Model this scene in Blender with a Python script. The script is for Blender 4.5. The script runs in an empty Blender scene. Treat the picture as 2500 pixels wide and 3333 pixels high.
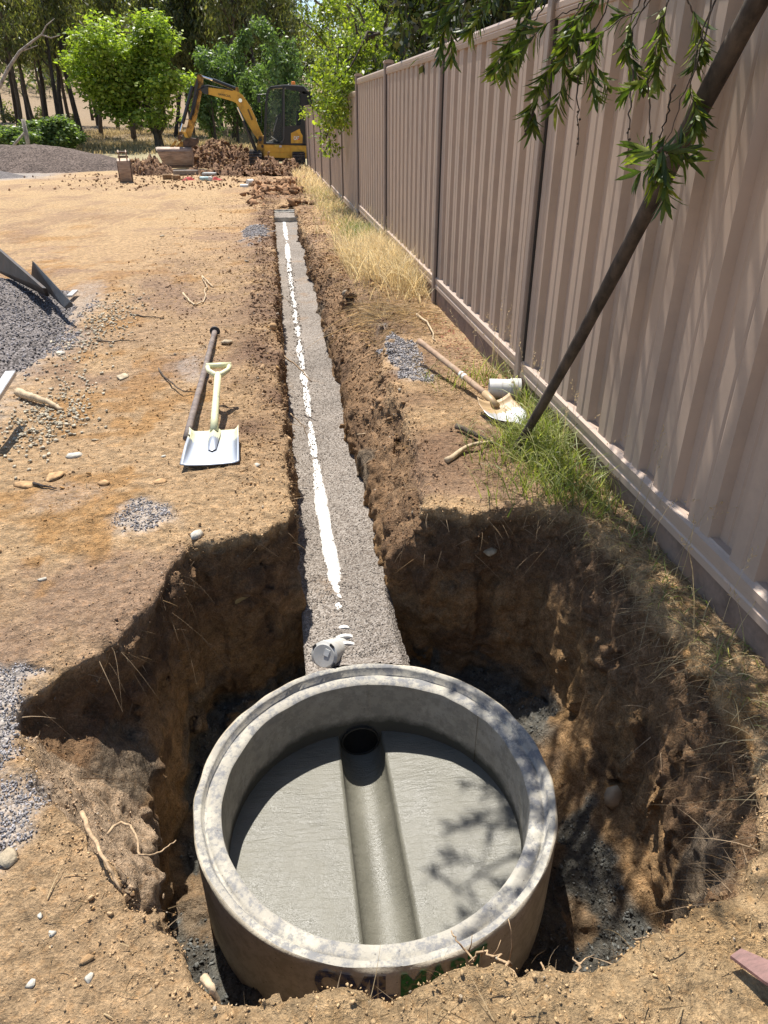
import bpy, math, random, time
import numpy as np
from mathutils import Vector, Matrix
T0=time.time()
random.seed(7); RNG=np.random.default_rng(7)
scene=bpy.context.scene
COL=scene.collection
R_=math.radians
# ---------------------------------------------------------------- camera model (camera at the world origin, 1.5 m above the yard)
FPX=2312.; YH=365.
TH=math.atan((1666.5-YH)/FPX); YAW=math.atan(385/2312.*math.cos(TH))
KD=2500/1659.
def ray(u,v):
    x=(u*KD-1250)/FPX; y=-(v*KD-1666.5)/FPX
    d=np.array([x, math.cos(TH)+y*math.sin(TH), -math.sin(TH)+y*math.cos(TH)])
    c,s=math.cos(YAW),math.sin(YAW)
    return np.array([c*d[0]+s*d[1],-s*d[0]+c*d[1],d[2]])
def atZ(u,v,z): d=ray(u,v); return d*z/d[2]
def atY(u,v,y): d=ray(u,v); return d*y/d[1]
def atX(u,v,x): d=ray(u,v); return d*x/d[0]
def s2l(r,g,b):
    f=lambda c:(c/12.92 if c<=.04045 else ((c+.055)/1.055)**2.4)
    return (f(r/255),f(g/255),f(b/255))
# ---------------------------------------------------------------- numpy noise
TN=np.random.default_rng(3).random((64,64,64)).astype(np.float32)*2-1
def noise3(x,y,z,s,off=0.):
    x=np.asarray(x,np.float32)*s+off; y=np.asarray(y,np.float32)*s+off*1.7; z=np.asarray(z,np.float32)*s+off*.6
    x,y,z=np.broadcast_arrays(x,y,z)
    xi=np.floor(x).astype(np.int32);yi=np.floor(y).astype(np.int32);zi=np.floor(z).astype(np.int32)
    fx=x-xi;fy=y-yi;fz=z-zi
    fx=fx*fx*(3-2*fx);fy=fy*fy*(3-2*fy);fz=fz*fz*(3-2*fz)
    x0=xi&63;y0=yi&63;z0=zi&63;x1=(xi+1)&63;y1=(yi+1)&63;z1=(zi+1)&63
    a=TN[x0,y0,z0]*(1-fx)+TN[x1,y0,z0]*fx
    b=TN[x0,y1,z0]*(1-fx)+TN[x1,y1,z0]*fx
    c=TN[x0,y0,z1]*(1-fx)+TN[x1,y0,z1]*fx
    d=TN[x0,y1,z1]*(1-fx)+TN[x1,y1,z1]*fx
    a=a*(1-fy)+b*fy; c=c*(1-fy)+d*fy
    return a*(1-fz)+c*fz
def sst(x,a,b):
    t=np.clip((x-a)/(b-a),0,1); return t*t*(3-2*t)
# ---------------------------------------------------------------- mesh helpers
def tag(o,label=None,cat=None,group=None,kind=None):
    if label: o['label']=label
    if cat: o['category']=cat
    if group: o['group']=group
    if kind: o['kind']=kind
    return o
def link(name,me,mat=None,parent=None,loc=None):
    o=bpy.data.objects.new(name,me); COL.objects.link(o)
    if mat is not None and me is not None and len(me.materials)==0: me.materials.append(mat)
    if parent is not None: o.parent=parent
    if loc is not None: o.location=loc
    return o
def empty(name,loc=(0,0,0),rz=0,label=None,cat=None,group=None):
    o=bpy.data.objects.new(name,None); COL.objects.link(o); o.location=loc; o.rotation_euler=(0,0,rz)
    o.empty_display_size=.1
    return tag(o,label,cat,group)
def mesh_np(name,V,Q=None,T=None,col=None,smooth=False):
    V=np.asarray(V,np.float32); me=bpy.data.meshes.new(name)
    nq=0 if Q is None else len(Q); nt=0 if T is None else len(T)
    me.vertices.add(len(V)); me.vertices.foreach_set('co',V.ravel())
    idx=[]; 
    if nq: idx.append(np.asarray(Q,np.int32).ravel())
    if nt: idx.append(np.asarray(T,np.int32).ravel())
    idx=np.concatenate(idx); me.loops.add(len(idx)); me.loops.foreach_set('vertex_index',idx)
    me.polygons.add(nq+nt)
    st=np.concatenate([np.arange(nq)*4, nq*4+np.arange(nt)*3]).astype(np.int32)
    me.polygons.foreach_set('loop_start',st)
    if smooth: me.polygons.foreach_set('use_smooth',np.ones(nq+nt,bool))
    me.update(calc_edges=True)
    if col is not None:
        a=me.color_attributes.new('Col','FLOAT_COLOR','POINT')
        c=np.ones((len(V),4),np.float32); c[:,:3]=col; a.data.foreach_set('color',c.ravel())
    return me
class MB:
    def __init__(s): s.V=[];s.F=[];s.C=[];s.c=None
    def add(s,V,F,col=None):
        n=len(s.V); s.V+= [tuple(v) for v in V]; s.F+=[tuple(i+n for i in f) for f in F]
        s.C+=[col or s.c or (1,1,1)]*len(V); return s
    def box(s,c,d,rot=None,bev=0):
        x,y,z=d[0]/2,d[1]/2,d[2]/2
        if bev>0:
            b=min(bev,x*.9,y*.9,z*.9); V=[];
            idx={}
            for sx in(-1,1):
                for sy in(-1,1):
                    for sz in(-1,1):
                        for ax in range(3):
                            p=[sx*(x-b),sy*(y-b),sz*(z-b)]; p[ax]=[sx*x,sy*y,sz*z][ax]
                            idx[(sx,sy,sz,ax)]=len(V); V.append(p)
            F=[]
            for ax in range(3):
                o=[a for a in range(3) if a!=ax]
                for sg in(-1,1):
                    q=[]
                    for a,b2 in((-1,-1),(1,-1),(1,1),(-1,1)):
                        k=[0,0,0];k[ax]=sg;k[o[0]]=a;k[o[1]]=b2; q.append(idx[(k[0],k[1],k[2],ax)])
                    F.append(q)
            for ax in range(3):
                o=[a for a in range(3) if a!=ax]
                for a in(-1,1):
                    for b2 in(-1,1):
                        k0=[0,0,0];k0[ax]=-1;k0[o[0]]=a;k0[o[1]]=b2; k1=list(k0);k1[ax]=1
                        F.append([idx[(*k0,o[0])],idx[(*k1,o[0])],idx[(*k1,o[1])],idx[(*k0,o[1])]])
            for sx in(-1,1):
                for sy in(-1,1):
                    for sz in(-1,1): F.append([idx[(sx,sy,sz,a)] for a in range(3)])
        else:
            V=[(sx*x,sy*y,sz*z) for sx in(-1,1) for sy in(-1,1) for sz in(-1,1)]
            F=[(0,1,3,2),(4,6,7,5),(0,4,5,1),(2,3,7,6),(0,2,6,4),(1,5,7,3)]
        M=rot.to_matrix() if hasattr(rot,'to_matrix') else rot
        out=[]
        for v in V:
            w=Vector(v)
            if M is not None: w=M@w
            out.append((w.x+c[0],w.y+c[1],w.z+c[2]))
        return s.add(out,F)
    def prism(s,pts,a,b,axis='y'):
        """polygon pts (u,v) extruded from a to b along axis; u,v are the two other axes in order"""
        n=len(pts)
        def mk(u,v,w): return {'x':(w,u,v),'y':(u,w,v),'z':(u,v,w)}[axis]
        V=[mk(u,v,a) for u,v in pts]+[mk(u,v,b) for u,v in pts]
        F=[tuple(range(n))[::-1],tuple(range(n,2*n))]+[(i,(i+1)%n,n+(i+1)%n,n+i) for i in range(n)]
        return s.add(V,F)
    def tube(s,P,r,n=8,cap=True):
        P=[Vector(p) for p in P]; m=len(P)
        if not hasattr(r,'__len__'): r=[r]*m
        V=[];up=None
        for i,p in enumerate(P):
            d=(P[min(i+1,m-1)]-P[max(i-1,0)])
            if d.length<1e-9: d=Vector((0,0,1))
            d.normalize()
            if up is None:
                up=Vector((0,0,1)) if abs(d.z)<.9 else Vector((1,0,0))
            a=d.cross(up)
            if a.length<1e-6: a=d.cross(Vector((0,1,0)))
            a.normalize(); b=a.cross(d).normalized(); up=b
            for k in range(n):
                t=2*math.pi*k/n; q=p+a*math.cos(t)*r[i]+b*math.sin(t)*r[i]; V.append(tuple(q))
        F=[(i*n+k,i*n+(k+1)%n,(i+1)*n+(k+1)%n,(i+1)*n+k) for i in range(m-1) for k in range(n)]
        if cap: F+=[tuple(range(n))[::-1],tuple(range((m-1)*n,m*n))]
        return s.add(V,F)
    def lathe(s,prof,n=48,c=(0,0,0),axis='z',close=False):
        V=[]
        for r,h in prof:
            for k in range(n):
                t=2*math.pi*k/n; a,b=r*math.cos(t),r*math.sin(t)
                p={'z':(a,b,h),'y':(a,h,b),'x':(h,a,b)}[axis]; V.append((p[0]+c[0],p[1]+c[1],p[2]+c[2]))
        m=len(prof)
        F=[(i*n+k,i*n+(k+1)%n,((i+1)%m)*n+(k+1)%n,((i+1)%m)*n+k) for i in range(m if close else m-1) for k in range(n)]
        return s.add(V,F)
    def build(s,name,mat,parent=None,smooth=False,fix=True,loc=None,colors=False):
        me=bpy.data.meshes.new(name); me.from_pydata(s.V,[],s.F); me.update()
        if fix:
            import bmesh
            bm=bmesh.new(); bm.from_mesh(me); bmesh.ops.recalc_face_normals(bm,faces=bm.faces); bm.to_mesh(me); bm.free()
        if smooth:
            me.polygons.foreach_set('use_smooth',np.ones(len(me.polygons),bool))
            if smooth!='all':
                try: me.set_sharp_from_angle(angle=R_(38))
                except Exception: pass
        if colors:
            a=me.color_attributes.new('Col','FLOAT_COLOR','POINT')
            c=np.ones((len(s.V),4),np.float32); c[:,:3]=np.array(s.C); a.data.foreach_set('color',c.ravel())
        return link(name,me,mat,parent,loc)
# ---------------------------------------------------------------- materials
def newmat(name):
    m=bpy.data.materials.new(name); m.use_nodes=True; nt=m.node_tree
    return m,nt,nt.nodes['Principled BSDF']
def N(nt,t,**k):
    n=nt.nodes.new(t)
    for a,b in k.items():
        if a in n.inputs: n.inputs[a].default_value=b
        else: setattr(n,a,b)
    return n
def simple(name,col,rough=.6,metal=0,var=.12,scale=30,bump=.15,bscale=None,dist=.003,dirt=None,dscale=6,damt=.5,spec=.4,stretch=None,dlo=.5,dhi=.66):
    m,nt,p=newmat(name); L=nt.links.new
    tc=N(nt,'ShaderNodeTexCoord'); src=tc.outputs['Object']
    if stretch:
        mp=N(nt,'ShaderNodeMapping'); mp.inputs['Scale'].default_value=stretch; L(src,mp.inputs[0]); src=mp.outputs[0]
    n=N(nt,'ShaderNodeTexNoise',Scale=scale,Detail=6.,Roughness=.65); L(src,n.inputs['Vector'])
    mr=N(nt,'ShaderNodeMapRange'); mr.inputs[1].default_value=.3; mr.inputs[2].default_value=.7
    mr.inputs[3].default_value=1-var*1.6; mr.inputs[4].default_value=1+var*1.4; L(n.outputs[0],mr.inputs[0])
    mul=N(nt,'ShaderNodeVectorMath',operation='SCALE'); mul.inputs[0].default_value=col[:3]; L(mr.outputs[0],mul.inputs['Scale'])
    out=mul.outputs[0]
    if dirt:
        n2=N(nt,'ShaderNodeTexNoise',Scale=dscale,Detail=8.,Roughness=.7); L(tc.outputs['Object'],n2.inputs['Vector'])
        m2=N(nt,'ShaderNodeMapRange'); m2.inputs[1].default_value=dlo; m2.inputs[2].default_value=dhi; m2.inputs[3].default_value=0; m2.inputs[4].default_value=damt; L(n2.outputs[0],m2.inputs[0])
        mx=N(nt,'ShaderNodeMix',data_type='RGBA'); L(m2.outputs[0],mx.inputs[0]); L(out,mx.inputs[6]); mx.inputs[7].default_value=(*dirt,1); out=mx.outputs[2]
        m3=N(nt,'ShaderNodeMapRange'); m3.inputs[3].default_value=rough; m3.inputs[4].default_value=.9; L(m2.outputs[0],m3.inputs[0]); L(m3.outputs[0],p.inputs['Roughness'])
    else: p.inputs['Roughness'].default_value=rough
    L(out,p.inputs['Base Color']); p.inputs['Metallic'].default_value=metal
    p.inputs['Specular IOR Level'].default_value=spec
    if bump:
        b=N(nt,'ShaderNodeBump',Strength=bump,Distance=dist); nb=N(nt,'ShaderNodeTexNoise',Scale=bscale or scale*3,Detail=5.,Roughness=.7); L(src,nb.inputs['Vector']); L(nb.outputs[0],b.inputs['Height']); L(b.outputs[0],p.inputs['Normal'])
    return m
def soilmat(name='soil',pebble=True):
    """earth: colour attribute x fine grain; alpha-free; R of 'Msk' = loose gravel, G = wet mortar"""
    m,nt,p=newmat(name); L=nt.links.new
    tc=N(nt,'ShaderNodeTexCoord'); O=tc.outputs['Object']
    col=N(nt,'ShaderNodeAttribute',attribute_name='Col'); mk=N(nt,'ShaderNodeAttribute',attribute_name='Msk')
    sep=N(nt,'ShaderNodeSeparateColor'); L(mk.outputs['Color'],sep.inputs[0])
    n1=N(nt,'ShaderNodeTexNoise',Scale=22.,Detail=9.,Roughness=.72); L(O,n1.inputs['Vector'])
    n2=N(nt,'ShaderNodeTexNoise',Scale=150.,Detail=4.,Roughness=.7); L(O,n2.inputs['Vector'])
    r1=N(nt,'ShaderNodeMapRange'); [setattr(r1.inputs[i],'default_value',v) for i,v in ((1,.32),(2,.68),(3,.50),(4,1.38))]; L(n1.outputs[0],r1.inputs[0])
    r2=N(nt,'ShaderNodeMapRange'); [setattr(r2.inputs[i],'default_value',v) for i,v in ((1,.3),(2,.7),(3,.58),(4,1.36))]; L(n2.outputs[0],r2.inputs[0])
    mm=N(nt,'ShaderNodeMath',operation='MULTIPLY'); L(r1.outputs[0],mm.inputs[0]); L(r2.outputs[0],mm.inputs[1])
    sc=N(nt,'ShaderNodeVectorMath',operation='SCALE'); L(col.outputs['Color'],sc.inputs[0]); L(mm.outputs[0],sc.inputs['Scale'])
    # hue drift between ochre and grey-pink grains
    n3=N(nt,'ShaderNodeTexNoise',Scale=48.,Detail=5.,Roughness=.6); L(O,n3.inputs['Vector'])
    hm=N(nt,'ShaderNodeMapRange'); [setattr(hm.inputs[i],'default_value',v) for i,v in ((1,.5),(2,.75),(3,0.),(4,.55))]; L(n3.outputs[0],hm.inputs[0])
    tint=N(nt,'ShaderNodeMix',data_type='RGBA',blend_type='MULTIPLY'); L(hm.outputs[0],tint.inputs[0]); L(sc.outputs[0],tint.inputs[6]); tint.inputs[7].default_value=(1.15,.92,.66,1)
    # gravel: voronoi stones
    v=N(nt,'ShaderNodeTexVoronoi',Scale=105.); L(O,v.inputs['Vector'])
    vc=N(nt,'ShaderNodeSeparateColor'); L(v.outputs['Color'],vc.inputs[0])
    cr=N(nt,'ShaderNodeValToRGB'); e=cr.color_ramp.elements; e[0].color=(.13,.115,.105,1); e[1].color=(.44,.40,.36,1); e[1].position=1
    k=e.new(.5); k.color=(.27,.24,.215,1); L(vc.outputs[0],cr.inputs[0])
    g=N(nt,'ShaderNodeMix',data_type='RGBA'); L(sep.outputs[0],g.inputs[0]); L(tint.outputs[2],g.inputs[6]); L(cr.outputs[0],g.inputs[7])
    L(g.outputs[2],p.inputs['Base Color'])
    rr=N(nt,'ShaderNodeMapRange'); [setattr(rr.inputs[i],'default_value',x) for i,x in ((3,.95),(4,.55))]; L(sep.outputs[1],rr.inputs[0]); L(rr.outputs[0],p.inputs['Roughness'])
    p.inputs['Specular IOR Level'].default_value=.2
    # bump
    h1=N(nt,'ShaderNodeMath',operation='MULTIPLY'); L(n1.outputs[0],h1.inputs[0]); h1.inputs[1].default_value=.045
    h2=N(nt,'ShaderNodeMath',operation='MULTIPLY_ADD'); L(n2.outputs[0],h2.inputs[0]); h2.inputs[1].default_value=.010; L(h1.outputs[0],h2.inputs[2])
    nl=N(nt,'ShaderNodeTexNoise',Scale=4.5,Detail=7.,Roughness=.7); L(O,nl.inputs['Vector']); hl=N(nt,'ShaderNodeMath',operation='MULTIPLY_ADD'); L(nl.outputs[0],hl.inputs[0]); hl.inputs[1].default_value=.06; L(h2.outputs[0],hl.inputs[2]); h2=hl
    v2=N(nt,'ShaderNodeTexVoronoi',Scale=38.); v2.inputs['Randomness'].default_value=1.; L(O,v2.inputs['Vector'])
    h3=N(nt,'ShaderNodeMath',operation='MULTIPLY_ADD'); L(v2.outputs['Distance'],h3.inputs[0]); h3.inputs[1].default_value=-.009; L(h2.outputs[0],h3.inputs[2])
    v3=N(nt,'ShaderNodeTexVoronoi',Scale=14.); wv=N(nt,'ShaderNodeVectorMath',operation='MULTIPLY_ADD'); L(n3.outputs[1],wv.inputs[0]); wv.inputs[1].default_value=(.05,.05,.05); L(O,wv.inputs[2]); L(wv.outputs[0],v3.inputs['Vector']); h4=N(nt,'ShaderNodeMath',operation='MULTIPLY_ADD'); L(v3.outputs['Distance'],h4.inputs[0]); h4.inputs[1].default_value=-.022; L(h3.outputs[0],h4.inputs[2]); h3=h4
    hg=N(nt,'ShaderNodeMath',operation='MULTIPLY'); L(v.outputs['Distance'],hg.inputs[0]); hg.inputs[1].default_value=-.008
    hm2=N(nt,'ShaderNodeMix',data_type='FLOAT'); L(sep.outputs[0],hm2.inputs[0]); L(h3.outputs[0],hm2.inputs[2]); L(hg.outputs[0],hm2.inputs[3])
    b=N(nt,'ShaderNodeBump',Strength=1.,Distance=1.); L(hm2.outputs[0],b.inputs['Height']); L(b.outputs[0],p.inputs['Normal'])
    return m
def gravelmat(name,c0,c1,c2,scale=105.,brown=0.):
    m,nt,p=newmat(name); L=nt.links.new
    tc=N(nt,'ShaderNodeTexCoord'); O=tc.outputs['Object']
    v=N(nt,'ShaderNodeTexVoronoi',Scale=scale); L(O,v.inputs['Vector'])
    vc=N(nt,'ShaderNodeSeparateColor'); L(v.outputs['Color'],vc.inputs[0])
    cr=N(nt,'ShaderNodeValToRGB'); e=cr.color_ramp.elements; e[0].color=(*c0,1); e[1].color=(*c2,1); k=e.new(.45); k.color=(*c1,1)
    L(vc.outputs[0],cr.inputs[0])
    n=N(nt,'ShaderNodeTexNoise',Scale=1.6,Detail=6.,Roughness=.6); L(O,n.inputs['Vector'])
    r=N(nt,'ShaderNodeMapRange'); [setattr(r.inputs[i],'default_value',x) for i,x in ((1,.35),(2,.65),(3,.82),(4,1.14))]; L(n.outputs[0],r.inputs[0])
    sc=N(nt,'ShaderNodeVectorMath',operation='SCALE'); L(cr.outputs[0],sc.inputs[0]); L(r.outputs[0],sc.inputs['Scale'])
    out=sc.outputs[0]
    if brown:
        n2=N(nt,'ShaderNodeTexNoise',Scale=2.2,Detail=7.,Roughness=.65); L(O,n2.inputs['Vector'])
        r2=N(nt,'ShaderNodeMapRange'); [setattr(r2.inputs[i],'default_value',x) for i,x in ((1,.58),(2,.72),(3,0),(4,brown))]; L(n2.outputs[0],r2.inputs[0])
        mx=N(nt,'ShaderNodeMix',data_type='RGBA'); L(r2.outputs[0],mx.inputs[0]); L(out,mx.inputs[6]); mx.inputs[7].default_value=(.30,.19,.105,1); out=mx.outputs[2]
    L(out,p.inputs['Base Color']); p.inputs['Roughness'].default_value=.9; p.inputs['Specular IOR Level'].default_value=.25
    hg=N(nt,'ShaderNodeMath',operation='MULTIPLY'); L(v.outputs['Distance'],hg.inputs[0]); hg.inputs[1].default_value=-.85/scale
    b=N(nt,'ShaderNodeBump',Strength=1.,Distance=1.); L(hg.outputs[0],b.inputs['Height']); L(b.outputs[0],p.inputs['Normal'])
    return m
def attrmat(name,rough=.7,trans=0.,gain=1.,spec=.3,bump=0,bscale=200,tint=(1.25,1.4,.5,1)):
    m,nt,p=newmat(name); L=nt.links.new
    col=N(nt,'ShaderNodeAttribute',attribute_name='Col')
    out=col.outputs['Color']
    tc=N(nt,'ShaderNodeTexCoord')
    n=N(nt,'ShaderNodeTexNoise',Scale=bscale,Detail=3.); L(tc.outputs['Object'],n.inputs['Vector'])
    r=N(nt,'ShaderNodeMapRange'); [setattr(r.inputs[i],'default_value',x) for i,x in ((1,.3),(2,.7),(3,.82*gain),(4,1.18*gain))]; L(n.outputs[0],r.inputs[0])
    sc=N(nt,'ShaderNodeVectorMath',operation='SCALE'); L(out,sc.inputs[0]); L(r.outputs[0],sc.inputs['Scale']); out=sc.outputs[0]
    L(out,p.inputs['Base Color']); p.inputs['Roughness'].default_value=rough; p.inputs['Specular IOR Level'].default_value=spec
    if bump:
        b=N(nt,'ShaderNodeBump',Strength=1.,Distance=bump); L(n.outputs[0],b.inputs['Height']); L(b.outputs[0],p.inputs['Normal'])
    if trans>0:
        t=N(nt,'ShaderNodeBsdfTranslucent'); tm=N(nt,'ShaderNodeMix',data_type='RGBA',blend_type='MULTIPLY'); tm.inputs[0].default_value=1; L(out,tm.inputs[6]); tm.inputs[7].default_value=tint; L(tm.outputs[2],t.inputs[0])
        mx=N(nt,'ShaderNodeMixShader'); mx.inputs[0].default_value=trans
        o=nt.nodes['Material Output']; L(p.outputs[0],mx.inputs[1]); L(t.outputs[0],mx.inputs[2]); L(mx.outputs[0],o.inputs[0])
    return m
M={}
M['soil']=soilmat()
M['clod']=attrmat('clod',.95,bump=.004,bscale=160,spec=.1)
M['stone']=simple('stone',(.42,.34,.23),.9,var=.3,scale=25,bump=.6,bscale=90,dist=.006)
M['stone2']=simple('pale_stone',(.52,.48,.40),.9,var=.25,scale=30,bump=.6,bscale=90,dist=.006)
M['stone3']=simple('ochre_stone',(.44,.27,.13),.9,var=.3,scale=25,bump=.6,bscale=90,dist=.006)
M['gravel']=gravelmat('trench_gravel',(.14,.115,.095),(.235,.20,.168),(.38,.34,.30),135.,.7)
M['heapg']=gravelmat('blue_metal_gravel',(.045,.039,.036),(.125,.108,.10),(.30,.265,.25),84.)
M['heapfar']=gravelmat('brown_gravel',(.05,.035,.027),(.12,.088,.07),(.22,.165,.135),26.)
M['leaf']=attrmat('leaf',.45,.45,spec=.45)
M['dryleaf']=attrmat('dry_leaf',.8,.45,spec=.2,tint=(1.1,1.,.8,1))
M['bark']=simple('bark',(.10,.075,.055),.95,var=.5,scale=14,bump=.8,bscale=30,dist=.03,stretch=(1,1,.25))
M['barkdark']=simple('dark_bark',(.055,.042,.034),.95,var=.5,scale=14,bump=.8,bscale=30,dist=.03,stretch=(1,1,.2))
M['barkpale']=simple('pale_bark',(.32,.27,.22),.9,var=.4,scale=8,bump=.5,bscale=30,dist=.02)
M['root']=simple('root',(.42,.29,.17),.9,var=.3,scale=60,bump=.5,bscale=120,dist=.002)
M['pvc']=simple('white_pvc',(.66,.65,.62),.5,var=.05,scale=12,bump=.04,dirt=(.45,.38,.29),dscale=30,damt=.65,dlo=.52,dhi=.7)
M['pvcgrey']=simple('grey_pvc',(.50,.49,.46),.5,var=.06,scale=12,bump=.04,dirt=(.33,.27,.2),dscale=24,damt=.5)
M['fence']=simple('fence_steel',(.45,.34,.265),.42,var=.035,scale=3,bump=0,dirt=(.30,.235,.19),dscale=2.3,damt=.35,spec=.5)
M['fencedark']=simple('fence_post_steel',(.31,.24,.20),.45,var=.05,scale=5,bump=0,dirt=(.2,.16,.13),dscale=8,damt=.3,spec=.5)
M['plinth']=simple('plinth',(.24,.17,.13),.9,var=.25,scale=10,bump=.5,bscale=40,dist=.004,dirt=(.25,.15,.09),dscale=5,damt=.6)
M['concrete']=None
# ================================================================ TERRAIN
def Hbase(x,y):
    x=np.asarray(x,np.float32); y=np.asarray(y,np.float32)
    h=-1.5-.0158*np.clip(y-8,0,20)
    h=h+.028*np.clip(y-52,0,50)+.07*np.clip(y-102,0,400)
    h=h+.03*sst(x,.9,1.35)*(1-sst(y,6,12))
    return h
def H(x,y,fine=True):
    h=Hbase(x,y)
    n=.022*noise3(x,y,0.,1.3)+.012*noise3(x,y,0.,3.7,5)
    n=n+.006*noise3(x,y,0.,11.,9)
    if fine: n=n+.0035*noise3(x,y,0.,34.,3)+.0022*noise3(x,y,0.,90.,4)
    # wheel tracks across the yard
    tr=np.sin((x*.95+y*.12)*7.5)*np.exp(-((x+3.1+.12*y)/1.0)**2)*.014*sst(y,4,8)*(1-sst(y,22,27))
    n=n*(1+1.0*np.exp(-((y-19)/3.5)**2)*np.exp(-((x+0.2)/2.2)**2)*1.3)
    # berm of soil pushed off the trench
    bw=np.exp(-((x+.22)/.24)**2)*sst(y,2.7,3.4)+np.exp(-((x-.8)/.25)**2)*sst(y,2.7,3.2)*.6+1.3*np.exp(-((x-.85)/.22)**2)*sst(y,4.9,5.6)*(1-sst(y,7.0,7.8))
    n=n+bw*(.022+.02*noise3(x,y,0.,4.,2)+.026*(.35-np.abs(noise3(x,y,0.,9.,17)))+.020*(.35-np.abs(noise3(x,y,0.,21.,18))))
    return h+n+tr
def polyd(px,py,poly):
    """signed distance (negative inside) of a 2-D grid to a polygon"""
    P=np.array(poly,np.float32); d=np.full(px.shape,1e9,np.float32); ins=np.zeros(px.shape,bool)
    n=len(P)
    for i in range(n):
        a=P[i];b=P[(i+1)%n]; e=b-a; wx=px-a[0]; wy=py-a[1]
        t=np.clip((wx*e[0]+wy*e[1])/(e@e),0,1); dx=wx-e[0]*t; dy=wy-e[1]*t; d=np.minimum(d,dx*dx+dy*dy)
        c=((a[1]<=py)!=(b[1]<=py)); 
        with np.errstate(divide='ignore',invalid='ignore'):
            xi=a[0]+(py-a[1])/(b[1]-a[1]+1e-12)*e[0]
        ins^=c&(px<xi)
    d=np.sqrt(d); return np.where(ins,-d,d)
PIT=[(-.02,2.66),(-.16,2.56),(-.30,2.50),(-.43,2.50),(-.48,2.30),(-.50,2.12),(-.52,1.95),(-.54,1.7),(-.52,1.5),(-.47,1.3),(-.45,1.12),(-.40,1.01),(-.30,.95),(-.245,.86),(-.20,.785),(-.08,.748),(.03,.755),(.13,.748),(.27,.762),(.38,.735),(.5,.738),(.6,.758),(.72,.775),(.88,.90),(1.0,1.05),(1.06,1.25),(1.09,1.5),(1.10,1.8),(1.12,2.05),(1.10,2.3),(1.04,2.48),(.88,2.58),(.72,2.62),(.55,2.70),(.44,2.74)]
SHELF=[(-.40,2.2),(-.53,2.10),(-.60,1.95),(-.67,1.88),(-.76,1.79),(-.85,1.68),(-.82,1.55),(-.76,1.44),(-.66,1.32),(-.54,1.20),(-.42,1.08),(-.36,1.6)]
def zgrav(y): return -2.0+.28*(y-2.3)/11.4
XA,XB,YA,YB=-1.7,1.62,.28,18.4
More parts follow.
